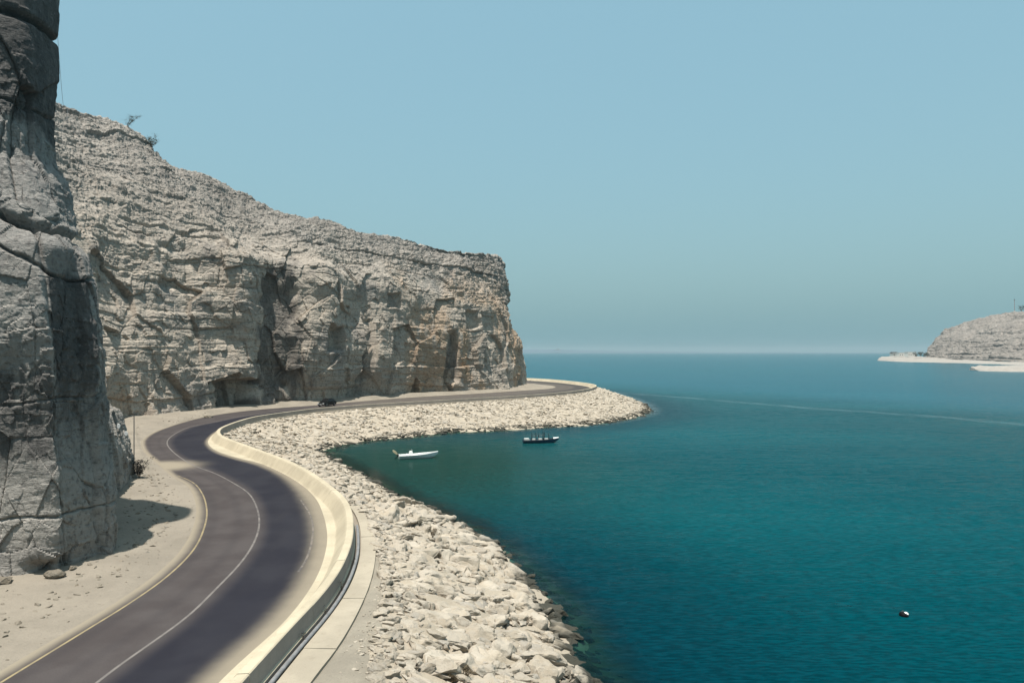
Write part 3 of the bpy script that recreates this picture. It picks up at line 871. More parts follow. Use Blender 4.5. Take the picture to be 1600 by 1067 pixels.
front = sstep(62, 52, p[:, 1])
d += front * (crack(24.0, -.32, -30, .9, .16, .35) + crack(6.9, .05, -25, .22, .07) + crack(31.0, -.25, -30, .25, .10) + crack(36.2, -.12, -30, .55, .22) + crack(20.6, -.5, -26, .35, .09) + crack(13.2, .12, -26, .16, .06))
dv = al - corner + .05 * (p[:, 2] - 12) + .30 * vn(p * .33, 171) + .10 * vn(p * 1.3, 172)
d += front * sstep(24.5, 23, p[:, 2]) * (-.30 * np.exp(-((dv - .15) / .14) ** 2) - .42 * sstep(0, .5, dv) * sstep(22, 20.4, p[:, 2]) * sstep(3.4, 2.9, dv))
d += front * -.12 * np.exp(-((dv + 2.1 + .1 * vn(p * .8, 175)) / .14) ** 2) * sstep(22, 24.5, p[:, 2])
cave = np.exp(-(((p[:, 0] + 26.1) / .75) ** 2 + ((p[:, 2] - 3.9) / .55) ** 2 + ((p[:, 1] - 41.3) / 1.6) ** 2))
d -= 1.3 * cave
hollow = np.exp(-(((p[:, 0] + 39.5) / 1.2) ** 2 + ((p[:, 2] - 11.2) / 1.1) ** 2 + ((p[:, 1] - 73) / 3.) ** 2))
d -= 1.6 * hollow
G2 = G + GN * d.reshape(G.shape[:2])[..., None]
zo = sstep(26, 18, p[:, 2]) * .55
och = .6 * np.exp(-(((p[:, 0] + 38.5) / 2.) ** 2 + ((p[:, 2] - 12.5) / 1.6) ** 2 + ((p[:, 1] - 72) / 4.) ** 2))
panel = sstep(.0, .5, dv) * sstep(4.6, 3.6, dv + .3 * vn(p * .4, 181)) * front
stn_shade = .82 * panel * sstep(21.6, 20.0, p[:, 2] + .5 * vn(p * .9, 183)) * np.interp(p[:, 2], [3, 8, 13, 16, 22], [.35, .45, .7, 1., 1.])  # shade of the turned face under the ledge, painted along with dark patina
stn_shade += .72 * sstep(28.5, 30, p[:, 2] + .8 * vn(p * .4, 185)) * sstep(41, 38.5, p[:, 2] + 1.2 * vn(p * .5, 186)) * front
stn_shade += .66 * sstep(-.4, .3, -dv) * sstep(9, 10.5, p[:, 2]) * sstep(17.5, 15.5, p[:, 2] + 1.5 * vn(p * .35, 187)) * front  # shade low on the left facet, painted into the rock colour
link("roadside_cliff", grid_mesh("roadside_cliff", G2, M["near"], False, True, {"zone": zo, "ochre": och, "stain_shade": stn_shade}), kind="structure", label="tall dark grey rock wall at the left edge with a shadowed square corner beside the road")
NEAR = G2

# ------------------------------------------------------------------ rocks
def rock_mesh(name, seed, mat, flat=.6, detail=True, fine=False):
    r = random.Random(seed)
    bm = bmesh.new()
    k = 16 if detail else 11
    for _ in range(k):
        while True:
            v = Vector((r.uniform(-1, 1), r.uniform(-1, 1), r.uniform(-1, 1)))
            if .6 < v.length < 1: break
        v = v.normalized() * r.uniform(.82, 1.08)
        v.x *= r.uniform(.85, 1.15); v.z = max(-.7, min(.75, v.z)) 
        bm.verts.new((v.x, v.y * .86, v.z * flat))
    res = bmesh.ops.convex_hull(bm, input=bm.verts)
    bmesh.ops.delete(bm, geom=list({g for g in res["geom_interior"] + res["geom_unused"] if isinstance(g, bmesh.types.BMVert)}), context='VERTS')
    bmesh.ops.dissolve_limit(bm, angle_limit=.22, verts=bm.verts, edges=bm.edges)
    if detail:
        bmesh.ops.bevel(bm, geom=list(bm.edges), offset=.13, segments=2, profile=.5, affect='EDGES', clamp_overlap=True)
        bmesh.ops.triangulate(bm, faces=bm.faces)
        bmesh.ops.subdivide_edges(bm, edges=[e for e in bm.edges if e.calc_length() > .28], cuts=1, use_grid_fill=True)
        bmesh.ops.triangulate(bm, faces=bm.faces)
        if fine:
            bmesh.ops.subdivide_edges(bm, edges=[e for e in bm.edges if e.calc_length() > .16], cuts=1, use_grid_fill=True)
            bmesh.ops.triangulate(bm, faces=bm.faces)
        bm.verts.ensure_lookup_table()
        P = np.array([v.co[:] for v in bm.verts]) + seed * 3.7
        dn = .085 * fbm(P * 2.1, 4, seed, .6) - .09 * np.exp(-((vn(P * 1.3, seed + 9)) / .06) ** 2) + .05 * (np.abs(vn(P * 3.1, seed + 5)) - .3)
        bm.normal_update()
        for v, q in zip(bm.verts, dn): v.co += v.normal * float(q)
    bmesh.ops.recalc_face_normals(bm, faces=bm.faces)
    me = bpy.data.meshes.new(name)
    for f in bm.faces: f.smooth = detail
    bm.to_mesh(me); bm.free(); me.materials.append(mat)
    if detail: me.set_sharp_from_angle(angle=math.radians(28))
    return me

ROCKS = [rock_mesh("stone", 100 + k, M["stone"], (.50, .62, .74)[k % 3]) for k in range(24)]
FINE = [rock_mesh("stone", 100 + k, M["stone"], (.50, .62, .74)[k % 3], True, True) for k in range(24)]
print('tris', sum(len(m.polygons) for m in ROCKS) / 24, sum(len(m.polygons) for m in FINE) / 24)
LOW = []
for k in range(16):
    me = rock_mesh("stone_low", 300 + k, M["stone"], (.55, .66, .78)[k % 3], False)
    V = np.empty(len(me.vertices) * 3); me.vertices.foreach_get("co", V)
    LOW.append((V.reshape(-1, 3), [tuple(q.vertices) for q in me.polygons])); bpy.data.meshes.remove(me)

# the bank: a sheet of fill, then stones bedded into it
NT_ = 26
bank = thing("rock_embankment", "long sloping bank of pale limestone boulders between the road and the water", "rock bank")
ts = np.linspace(-.06, 1.28, NT_)
rowsb = []
for t in ts:
    q = bT * (1 - t) + bW * t
    q[:, 2] = np.where(t < 1, 3.47 * (1 - max(t, 0)) ** .93 if t < 1 else 0, -(t - 1) * 5.0)
    if t <= 0: q[:, 2] = 3.43 + 0 * q[:, 2]
    if 0 < t: q[:, 2] += .22 * fbm(q * .5, 3, 201) * min(1, t * 6) - .04
    rowsb.append(q)
link("fill", grid_mesh("fill", np.stack(rowsb, 1), M["fill"], True), bank, kind="stuff")

wid = np.linalg.norm(bW - bT, axis=1)
seg = np.linalg.norm(np.diff((bT + bW) / 2, axis=0), axis=1)
area = np.concatenate([[0], np.cumsum(seg * (wid[1:] + wid[:-1]) / 2)])
cell = {}
placed = []
def try_place(s, t, r):
    a = np.interp(s, np.arange(len(bT)), bT[:, 0]), np.interp(s, np.arange(len(bT)), bT[:, 1])
    b = np.interp(s, np.arange(len(bT)), bW[:, 0]), np.interp(s, np.arange(len(bT)), bW[:, 1])
    x = a[0] + (b[0] - a[0]) * t; y = a[1] + (b[1] - a[1]) * t
    z = 3.47 * max(0, 1 - t) ** .93 if t < 1 else -(t - 1) * 5.
    gx, gy = int(x // 2.6), int(y // 2.6)
    for ax in (-1, 0, 1):
        for ay in (-1, 0, 1):
            for (qx, qy, qr) in cell.get((gx + ax, gy + ay), ()):
                if (qx - x) ** 2 + (qy - y) ** 2 < ((.46 if y < 70 else .58) * (qr + r)) ** 2: return False
    cell.setdefault((gx, gy), []).append((x, y, r))
    tilt = math.atan2(3.47, math.hypot(b[0] - a[0], b[1] - a[1]))
    dirn = math.atan2(b[1] - a[1], b[0] - a[0])
    placed.append((x, y, z, r, dirn, tilt, t))
    return True
rr = random.Random(5)
i_far = lambda s: bT[int(s), 1] > 75
tot = area[-1]
for r_lo, r_hi, tries in ((1.15, 1.75, 2600), (.80, 1.15, 6000), (.55, .80, 20000), (.34, .52, 60000), (.20, .32, 60000)):
    for _ in range(tries):
        s = float(np.interp((rr.random() if rr.random() < .6 else rr.random() * .26) * tot, area, np.arange(len(area))))
        t = rr.uniform(-.01, 1.13) if i_far(s) else rr.uniform(-.01, 1.26)
        r = rr.uniform(r_lo, r_hi)
        i = int(s)
        y = bT[i, 1]
        if r_lo > .7 and (y > 62 or y < 20) and rr.random() < (.97 if r_lo > 1 else .80): continue
        if r_lo > 1 and (t < .2 or t > 1.02): continue
        if r_lo < .3 and y > 125: continue
        if y < 62 and t < .12 and r > .55: continue            # small stuff near the gravel
        try_place(s, t, r)
def proj(q):
    x = 800 + F * q[0] / q[1]; y = 549.5 + F * (EYE - q[2]) / q[1]
    return x, y
order = []
for k, q in enumerate(placed):
    x, y = proj(q)
    if 0 < x < 1600 and y < 1080 and q[2] > -.3: order.append((q[3] / q[1], k))
order.sort(reverse=True)
single = set(k for _, k in order[:300])
SV, SF, SS = [], [], []
nv = 0
NHI = [(np.array([v.co[:] for v in m.vertices]), [tuple(f.vertices) for f in m.polygons]) for m in ROCKS]
for k, (x, y, z, r, dirn, tilt, t) in enumerate(placed):
    R_ = Matrix.Rotation(dirn, 4, 'Z') @ Matrix.Rotation(tilt + rr.gauss(0, .11), 4, 'Y') @ Matrix.Rotation(rr.gauss(0, .14), 4, 'X') @ Matrix.Rotation(rr.uniform(0, 6.28), 4, 'Z')
    S_ = Matrix.Diagonal((r * rr.uniform(.95, 1.25), r * rr.uniform(.85, 1.1), r * (rr.uniform(.80, 1.05) if y < 75 else rr.uniform(.75, 1.05)), 1))
    up = (rr.uniform(-.34, -.10) if r > .75 else rr.uniform(-.18, .06)) * r
    mtx = Matrix.Translation((x, y, z + up)) @ R_ @ S_
    if k in single:
        o = bpy.data.objects.new("stone", FINE[k % len(FINE)]); COL.objects.link(o); o.parent = bank; o.matrix_world = mtx
    else:
        near_hi = y < 75 and r > .33
        V, fc = (NHI[k % len(NHI)] if near_hi else LOW[k % len(LOW)])
        A_ = np.array(mtx)
        SV.append(V @ A_[:3, :3].T + A_[:3, 3])
        for f in fc: SF.extend(i + nv for i in f); SS.append(len(f))
        nv += len(V)
link("small_stones", mesh_np("small_stones", np.vstack(SV), SF, SS, M["stone"]), bank, kind="stuff")
print("stones", len(placed), "low tris", len(SS))

# pebbles and cobbles scattered on the gravel strip and the verge
def scatter(name, pts, mat, label, parent=None):
    SV, SF, SS = [], [], []; nv = 0
    for x, y, z, r in pts:
        V, fc = LOW[rr.randrange(len(LOW))]
        A_ = np.array(Matrix.Translation((x, y, z)) @ Matrix.Rotation(rr.uniform(0, 6.28), 4, 'Z') @ Matrix.Rotation(rr.gauss(0, .3), 4, 'X') @ Matrix.Diagonal((r, r * rr.uniform(.7, 1.1), r * .8, 1)))
        SV.append(V @ A_[:3, :3].T + A_[:3, 3])
        for f in fc: SF.extend(i + nv for i in f); SS.append(len(f))
        nv += len(V)
    return link(name, mesh_np(name, np.vstack(SV), SF, SS, mat), parent, kind="stuff", label=label)
pts = []
for _ in range(900):
    i = rr.randrange(10, len(gv) - 2); t = rr.random() ** .45
    q = gi[i] + (gv[i] - gi[i]) * (.12 + .9 * t)
    pts.append((q[0], q[1], 3.46, .03 + .13 * rr.random() ** 4))
scatter("gravel_stones", pts, M["stone"], "loose small stones on the gravel strip beside the bank")
VG = np.stack(rv, 1)
pts = []
for n_ in range(4200):
    i = rr.randrange(2, VG.shape[0] - 2) if n_ % 3 else rr.randrange(20, 150); k = int(3 + 22 * rr.random()) if n_ % 2 else int(10 + 20 * rr.random())
    q = VG[i, k]
    if q[1] > 150: continue
    pts.append((q[0], q[1], q[2] - .01, .025 + (.10 if k < 12 else .26) * rr.random() ** 5))
scatter("verge_stones", pts, M["drystone"], "loose rubble scattered over the sandy verge below the cliffs")

def ground_z(x, y):
    q = VG.reshape(-1, 3); return float(q[((q[:, 0] - x) ** 2 + (q[:, 1] - y) ** 2).argmin(), 2])
# fallen blocks at the foot of the near cliff
FALL = [rock_mesh("fallen_boulder", 500 + k, M["drystone"], .8) for k in range(6)]
for k, (px, py, sx_, sy_, sz_, rz, lab) in enumerate((
        (86, 905, .62, .55, .48, .3, "pale fallen boulder beside the dark hollow at the near cliff foot"),
        (36, 893, 1.55, 1.0, 1.0, .1, "large brown grey fallen block leaning on the near cliff foot"),
        (8, 915, .55, .5, .40, .8, "small sandy boulder at the far left edge of the cliff foot"),
        (112, 895, .30, .26, .20, 1.2, "little grey rock right of the dark hollow at the cliff foot"),
        (325, 652.5, 1.0, .7, .6, .4, "low pale rock on the verge under the headland cliff"))):
    q = at(px, py); o = link("fallen_boulder", FALL[k], None, label=lab, category="boulder", group="fallen rocks at the cliff foot")
    o.location = (q[0], q[1], ground_z(q[0], q[1]) + sz_ * .30); o.scale = (sx_, sy_, sz_); o.rotation_euler = (0, 0, rz)

# ------------------------------------------------------------------ far side of the bay
fw = [at_d(1371, 560.6, 1330), at_d(1392, 563.5, 1220), at_d(1417, 565.3, 1140), at_d(1484, 567, 1040), at_d(1553, 569.5, 930), at_d(1602, 571.2, 850), at_d(1760, 578, 650)]
for q in fw: q[2] = -.6
ft = [at_d(1374, 558.6, 1345), at_d(1390, 559.6, 1290), at_d(1417, 561.2, 1200), at_d(1484, 563.9, 1090), at_d(1553, 566.6, 970), at_d(1602, 568.2, 890), at_d(1760, 571.5, 690)]
hf = [at_d(1378, 557.2, 1420), at_d(1400, 556.2, 1400), at_d(1444, 557, 1260), at_d(1500, 560.5, 1150), at_d(1553, 563, 1040), at_d(1602, 565.5, 960), at_d(1760, 570, 760)]
lines = [stations(q, 40) for q in (fw, ft, hf)]
cols = []
for a in range(2):
    for k in range(8):
        t = k / 8; cols.append(lines[a] * (1 - t) + lines[a + 1] * t)
cols.append(lines[2])
G = np.stack(cols, 1); p = G.reshape(-1, 3)
dz = .9 * fbm(p * (.05, .05, .05), 4, 401).reshape(G.shape[:2]); dz[:, 0] *= .2
G[..., 2] += dz; G[..., 1] += 6 * fbm(p * .03, 3, 405).reshape(G.shape[:2])
link("far_shore", grid_mesh("far_shore", G, M["shelf"], False, False), kind="structure", label="thin pale rock shelf along the water on the far side of the bay")
hb = [at_d(1445, 558, 1250), at_d(1449, 558.5, 1230), at_d(1470, 560, 1190), at_d(1520, 562, 1080), at_d(1602, 566.3, 940), at_d(1760, 573, 740)]
hm = [at_d(1447, 552, 1290), at_d(1455, 544, 1270), at_d(1480, 534, 1230), at_d(1530, 528, 1140), at_d(1602, 523, 1030), at_d(1760, 515, 860)]
hc = [at_d(1450, 543, 1340), at_d(1468, 526, 1320), at_d(1496, 512, 1300), at_d(1532, 499.5, 1260), at_d(1602, 484, 1180), at_d(1760, 462, 1050)]
hd = [q + np.array((120., 200., -25)) for q in hc]
lines = [stations(q, 64) for q in (hb, hm, hc, hd)]
cols = []
for a, m in ((0, 50), (1, 60), (2, 20)):
    for k in range(m):
        t = k / m; cols.append(lines[a] * (1 - t) + lines[a + 1] * t)
cols.append(lines[3])
G = np.stack(cols, 1)
for _ in range(8): G[:, 1:-1] = (G[:, :-2] + 2 * G[:, 1:-1] + G[:, 2:]) / 4
p = G.reshape(-1, 3); GN = grid_normals(G)
if GN[100, 40, 2] < 0: GN = -GN
al = p[:, 0] * .8 - p[:, 1] * .6
d = 5 * fbm(p * .012, 4, 411) + 1.6 * np.abs(fbm(p * .05, 4, 413, .65)) + beds(p * .25, al * .25, ((3.0, 1.0, .6, 4), (1.2, .6, .6, 3)), 421) * 2.2 + 1.2 * fbm(p * .12, 3, 431)
d = d.reshape(G.shape[:2]); d[:, :4] *= .4
G = G + GN * d[..., None]
link("far_headland", grid_mesh("far_headland", G, M["far"], False, GN[100, 40, 2] < 0, {"zone": np.zeros(len(p)), "ochre": np.zeros(len(p)), "stain_shade": .45 * sstep(.15, .6, vn(p * (.03, .03, .08), 191))}), kind="structure", label="bare pale rocky hill across the bay at the right edge")
HILL = G.reshape(-1, 3)

sp_b = [np.array((x, y, 0.)) for x, y in ((392, 596), (402, 585), (425, 583), (460, 575), (520, 560))]
sp_t = [np.array((x, y, z)) for x, y, z in ((396, 604, 2.6), (408, 600, 3.4), (430, 598, 3.6), (465, 592, 3.6), (525, 575, 3.8))]
sp_e = [np.array((x, y, z)) for x, y, z in ((400, 640, 2.6), (412, 655, 3.4), (440, 662, 3.4), (480, 660, 3.2), (540, 640, 3.2))]
sp_f = [q + np.array((4., 12., -4.)) for q in sp_e]
sp_b = [q + np.array((0, 0, -.8)) for q in sp_b]
tip = np.array((386., 606, -.8))
lines = [stations([tip] + q, 30) for q in (sp_b, sp_t, sp_e, sp_f)]
G = np.stack([lines[a] * (1 - k / 8) + lines[a + 1] * k / 8 for a in range(3) for k in range(8)], 1)
p = G.reshape(-1, 3)
G[..., 2] += (.55 * fbm(p * .12, 4, 441)).reshape(G.shape[:2]); G[..., 1] += (2.5 * fbm(p * .08, 3, 445)).reshape(G.shape[:2])
link("rock_spit", grid_mesh("rock_spit", G, M["shelf"], False, False), kind="structure", label="low pale rock spit at the right edge nearer than the far shore")

# hazy coast on the horizon
cx = np.linspace(-400, 9500, 160)
hgt = np.interp(cx, [-400, 300, 900, 1700, 3200, 5200, 9500], [44, 46, 38, 20, 8, 3, 1])
hgt = hgt + 3 * np.sin(cx * .004) + 2 * np.sin(cx * .011 + 1)
rows_ = []
for t, y in ((0, 9000), (.55, 9150), (1, 9500), (.8, 10200), (0, 10800)):
    rows_.append(np.stack([cx, np.full_like(cx, y), np.maximum(hgt * t, -.5)], 1))
link("distant_coast", grid_mesh("distant_coast", np.stack(rows_, 1), M["coast"], True), kind="structure", label="faint hazy coast on the horizon right of the headland")
isl = []
for k, t in enumerate(np.linspace(-1, 1, 15)):
    hh = max(0, 1 - t * t) * (16 + 9 * math.cos(t * 7))
    isl.append(np.array([(560 + t * 38, 8960 + a * 60, 36 + hh * math.cos(a * 1.57)) for a in (-1, -.5, 0, .5, 1)]))
link("distant_hill", grid_mesh("distant_hill", np.stack(isl, 0), M["roof"], True), kind="structure", label="tiny dark hilltop on the hazy coast beside the headland")

# ------------------------------------------------------------------ plants
def shrub(name, label, loc, size, leaf, n_leaf=260, leaf_s=.06, lean=(0, 0), stems=7, seed=1, cat="shrub", spread=1.0, group=None):
    r = random.Random(seed)
    root = thing(name, label, cat, loc, 0, group)
    mb = MB(); tips = []
    for k in range(stems):
        a = r.uniform(0, 6.28); out = r.uniform(.15, .55) * spread
        pts = [Vector((0, 0, -.1 * size))]
        for q in (.35, .7, 1.0):
            pts.append(Vector((math.cos(a) * out * q * size + lean[0] * q * q * size + r.gauss(0, .04) * size, math.sin(a) * out * q * size + lean[1] * q * q * size + r.gauss(0, .04) * size, size * q * r.uniform(.75, 1.0))))
        mb.tube(pts, .018 * size + .006, .005 * size, 5)
        tips += pts[1:]
        for _ in range(3):
            b = pts[r.randrange(1, 4)]; e = b + Vector((r.gauss(0, .2), r.gauss(0, .2), r.uniform(.02, .25))) * size
            mb.tube([b, (b + e) / 2 + Vector((0, 0, .03 * size)), e], .007 * size + .003, .003 * size, 4); tips += [e, (b + e) / 2]
    mb.build("stem", M["wood"], root)
    lf = MB()
    for _ in range(n_leaf):
        c = r.choice(tips) + Vector((r.gauss(0, .09), r.gauss(0, .09), r.gauss(0, .07))) * size
        d = Vector((r.gauss(0, 1), r.gauss(0, 1), r.gauss(.3, .7))).normalized(); s = d.cross(Vector((r.random(), r.random(), r.random()))).normalized()
        l = leaf_s * r.uniform(.6, 1.4)
        lf.add([c, c + d * l * .5 + s * l * .25, c + d * l, c + d * l * .5 - s * l * .25], [(0, 1, 2, 3)])
    me = lf.mesh("foliage", leaf, False, 0, False)
    link("foliage", me, root)
    return root

def surf(G, x, y):
    """Point of a displaced cliff grid seen nearest to the photograph's pixel (x, y)."""
    q = G.reshape(-1, 3); q = q[q[:, 1] > 5]
    px = 800 + F * q[:, 0] / q[:, 1]; py = 549.5 + F * (EYE - q[:, 2]) / q[:, 1]
    e = (px - x) ** 2 + (py - y) ** 2
    near_ = np.where(e < e.min() + 12)[0]
    return q[near_[q[near_, 1].argmin()]]
def crest(G, x):
    """Skyline point of a grid above the photograph's column x."""
    q = G.reshape(-1, 3); q = q[q[:, 1] > 5]
    px = 800 + F * q[:, 0] / q[:, 1]; py = 549.5 + F * (EYE - q[:, 2]) / q[:, 1]
    m = np.where(np.abs(px - x) < 2.5)[0]
    return q[m[py[m].argmin()]]
q = crest(MAIN, 203)
shrub("thorn_tree", "small sparse thorn tree leaning out on the skyline of the headland", (q[0], q[1] - .5, q[2] - .3), 2.5, M["leaf"], 800, .15, (.7, 0), 7, 3, "tree", .8)
q = crest(MAIN, 240)
shrub("skyline_bush", "grey dry bush growing on a knob of the headland skyline", (q[0], q[1] - .5, q[2] - .6), 2.4, M["grey_leaf"], 900, .20, (.1, 0), 9, 8, "bush", 1.1)
q = at(216, 749)
shrub("verge_bush", "dark bush on the sand at the foot of the pale rock corner", (q[0] + .3, q[1] - .3, ground_z(q[0], q[1]) - .05), 1.55, M["darkleaf"], 1300, .13, (.1, 0), 12, 12, "bush", .95)
for lab, px, py, t, s, lf, sd in (
        ("dry brown tuft between boulders high on the bank above the bend", 676, 838, 2.2, .62, M["dry"], 21),
        ("grey green tuft among boulders left of the brown tuft", 655, 822, 2.4, .50, M["grey_leaf"], 22),
        ("brown withered tuft at the bottom edge among the nearest boulders", 728, 1058, 2.2, .42, M["dry"], 23),
        ("small dry weed on the boulders below the gravel", 768, 938, 1.6, .28, M["dry"], 24),
        ("low dry weed at the bottom edge beside the biggest boulders", 707, 1064, 2.3, .34, M["dry"], 25)):
    q = at(px, py, t)
    shrub("bank_tuft", lab, (q[0], q[1], t - .05), s, lf, 340, .09 * s + .03, (0, 0), 10, sd, "plant", 1.1, "dry tufts on the rock bank")
for k, s in enumerate((.23, .47, .60, .73)):             # weeds at the foot of the wall's seaward face
    i = int(nearest(at(*((462, 1002), (488, 962), (516, 925), (546, 885))[k])[None], Wl)[0][0]); p = offset(Wl, .2)[i]
    shrub("wall_weed", ("little dark weed at the wall foot nearest the camera", "tangled weed in the joint of the second wall segment", "dark weed clump beside the pipe at the wall's bend", "tiny weed at the wall foot where the pipe narrows")[k], (p[0], p[1], 3.62), (.32, .30, .46, .30)[k], M["darkleaf"], 60, .05, (0, 0), 5, 31 + k, "weed", .6, "weeds along the foot of the sea wall")
for k, (px, h_) in enumerate(((1432, 5.), (1438, 6.5), (1444, 6.), (1450, 5.))):
    q = at_d(px, 556.4 + k * .2, 1215)
    shrub("shore_tree", ("low dark tree closest to the white building on the far shore", "tallest dark tree of the clump right of the white building", "dark tree between the tallest one and the far hill", "low dark tree touching the foot of the far hill")[k], (q[0], q[1], q[2] - .4), h_, M["leaf"], 130, 1.6, (0, 0), 5, 41 + k, "tree", 1.3, "trees at the foot of the far hill")
q = crest(HILL[None], 1595)
shrub("hilltop_tree", "lone dark tree on the ridge of the far hill right of the mast", (q[0], q[1], q[2] - .5), 9., M["leaf"], 120, 1.6, (0, 0), 4, 51, "tree", .4)

# ------------------------------------------------------------------ poles, cable, mast, markers
q = at(211, 745); h_ = 6.4
o = thing("signal_pole", "thin grey pole standing on the verge beside the pale rock corner", "pole", (q[0] - .1, q[1], ground_z(q[0], q[1]) - .1))
mb = MB(); mb.tube([(0, 0, 0), (0, 0, h_ / 2), (0, 0, h_)], .055, .04, 8); mb.build("shaft", M["metal"], o)
mb = MB(); mb.box((0, 0, .08), (.34, .34, .16)); mb.build("base_plate", M["metal"], o)
for px, py, lab in ((187, 663, "white oval marker plate on the rock, the higher of the two"), (199.5, 675, "white oval marker plate on the rock, the lower one beside the pole")):
    q = surf(NEAR, px, py); v = np.array((0, 0, EYE)) - q; v = v / np.linalg.norm(v)
    o = thing("marker_plate", lab, "marker", tuple(q + v * .35), math.atan2(v[0], -v[1]), "white markers on the rock corner")
    mb = MB(); mb.lathe([(.02, -.04), (.13, -.04), (.15, -.02), (.15, .02), (.13, .04), (.02, .04)], (0, 0, 0), 20, 'y')
    me = mb.mesh("plate", M["lamp"], True); me.transform(Matrix.Diagonal((1, 1, 1.5, 1))); link("plate", me, o)
    mb = MB(); mb.tube([(0, .04, 0), (0, .3, 0), (0, .9, -.05)], .04, .04, 6); mb.build("bracket", M["metal"], o)
a = crest(NEAR, 86); b = crest(MAIN, 108)
mb = MB(); a = Vector((-31.3, 50.5, 39.5)); b = Vector(b)
mb.tube([a.lerp(b, t) - Vector((0, 0, 5.0 * 4 * t * (1 - t))) for t in [k / 24 for k in range(25)]], .012, .03, 5)
mb.build("cable", M["metal"], None, True, label="thin cable strung from the near rock wall down to the headland crest", category="cable")
q = crest(HILL[None], 1583)
o = thing("radio_mast", "slim red grey mast on the ridge of the far hill", "mast", (q[0], q[1], q[2] - 1))
mb = MB(); mb.tube([(0, 0, 0), (0, 0, 11), (0, 0, 21)], .42, .3, 8); mb.build("shaft", plain("faded_red_steel", (.30, .22, .20), .7), o)
mb = MB(); mb.box((0, 0, 20.4), (1.5, 1.0, 1.4)); mb.build("antenna", M["metal"], o)
mb = MB(); mb.box((0, 0, .8), (2.2, 2.2, 1.4)); mb.build("base_plate", M["wall"], o)

# huts on the far shelf
def hut(label, px, py, d, w, dep, h, roof, rz=0.0):
    q = at_d(px, py, d)
    o = thing("shore_hut", label, "hut", (q[0], q[1], q[2] - .6), rz, "huts on the far shore")
    mb = MB(); mb.box((0, 0, h / 2), (w, dep, h)); mb.build("wall", M["wall"], o)
    if roof == 'gable':
        mb = MB(); mb.loft([[(-w * .56, -dep * .6, h + .02), (-w * .56, 0, h + 2.6), (-w * .56, dep * .6, h + .02)], [(w * .56, -dep * .6, h + .02), (w * .56, 0, h + 2.6), (w * .56, dep * .6, h + .02)]], close=True)
        mb.build("roof", M["roof"], o)
    else:
        mb = MB(); mb.box((0, 0, h + .22), (w * 1.05, dep * 1.05, .4)); mb.build("roof", M["wall"], o)
    nwin = max(1, int(w // 4))
    for k in range(nwin):
        mb = MB(); mb.box((-w / 2 + w * (k + .5) / nwin, -dep / 2 - .03, h * .5), (1.5, .12, 1.6)); mb.build("window", M["glass"], o)
    mb = MB(); mb.box((w * .5 - 1.2 if w > 6 else 0, -dep / 2 - .05, 1.15), (1.0, .14, 2.2)); mb.build("door", M["roof"], o)
hut("small pale hut under a dark pitched roof at the tip of the far shore", 1397, 556.6, 1330, 11, 8, 6.0, 'gable', .2)
hut("low white flat roofed hut in the middle of the far shore group", 1408, 556.8, 1310, 13, 8, 7.0, 'flat', .1)
hut("white flat roofed building nearest the far hill on the shore", 1422.5, 557.2, 1280, 16, 9, 8.5, 'flat', .15)

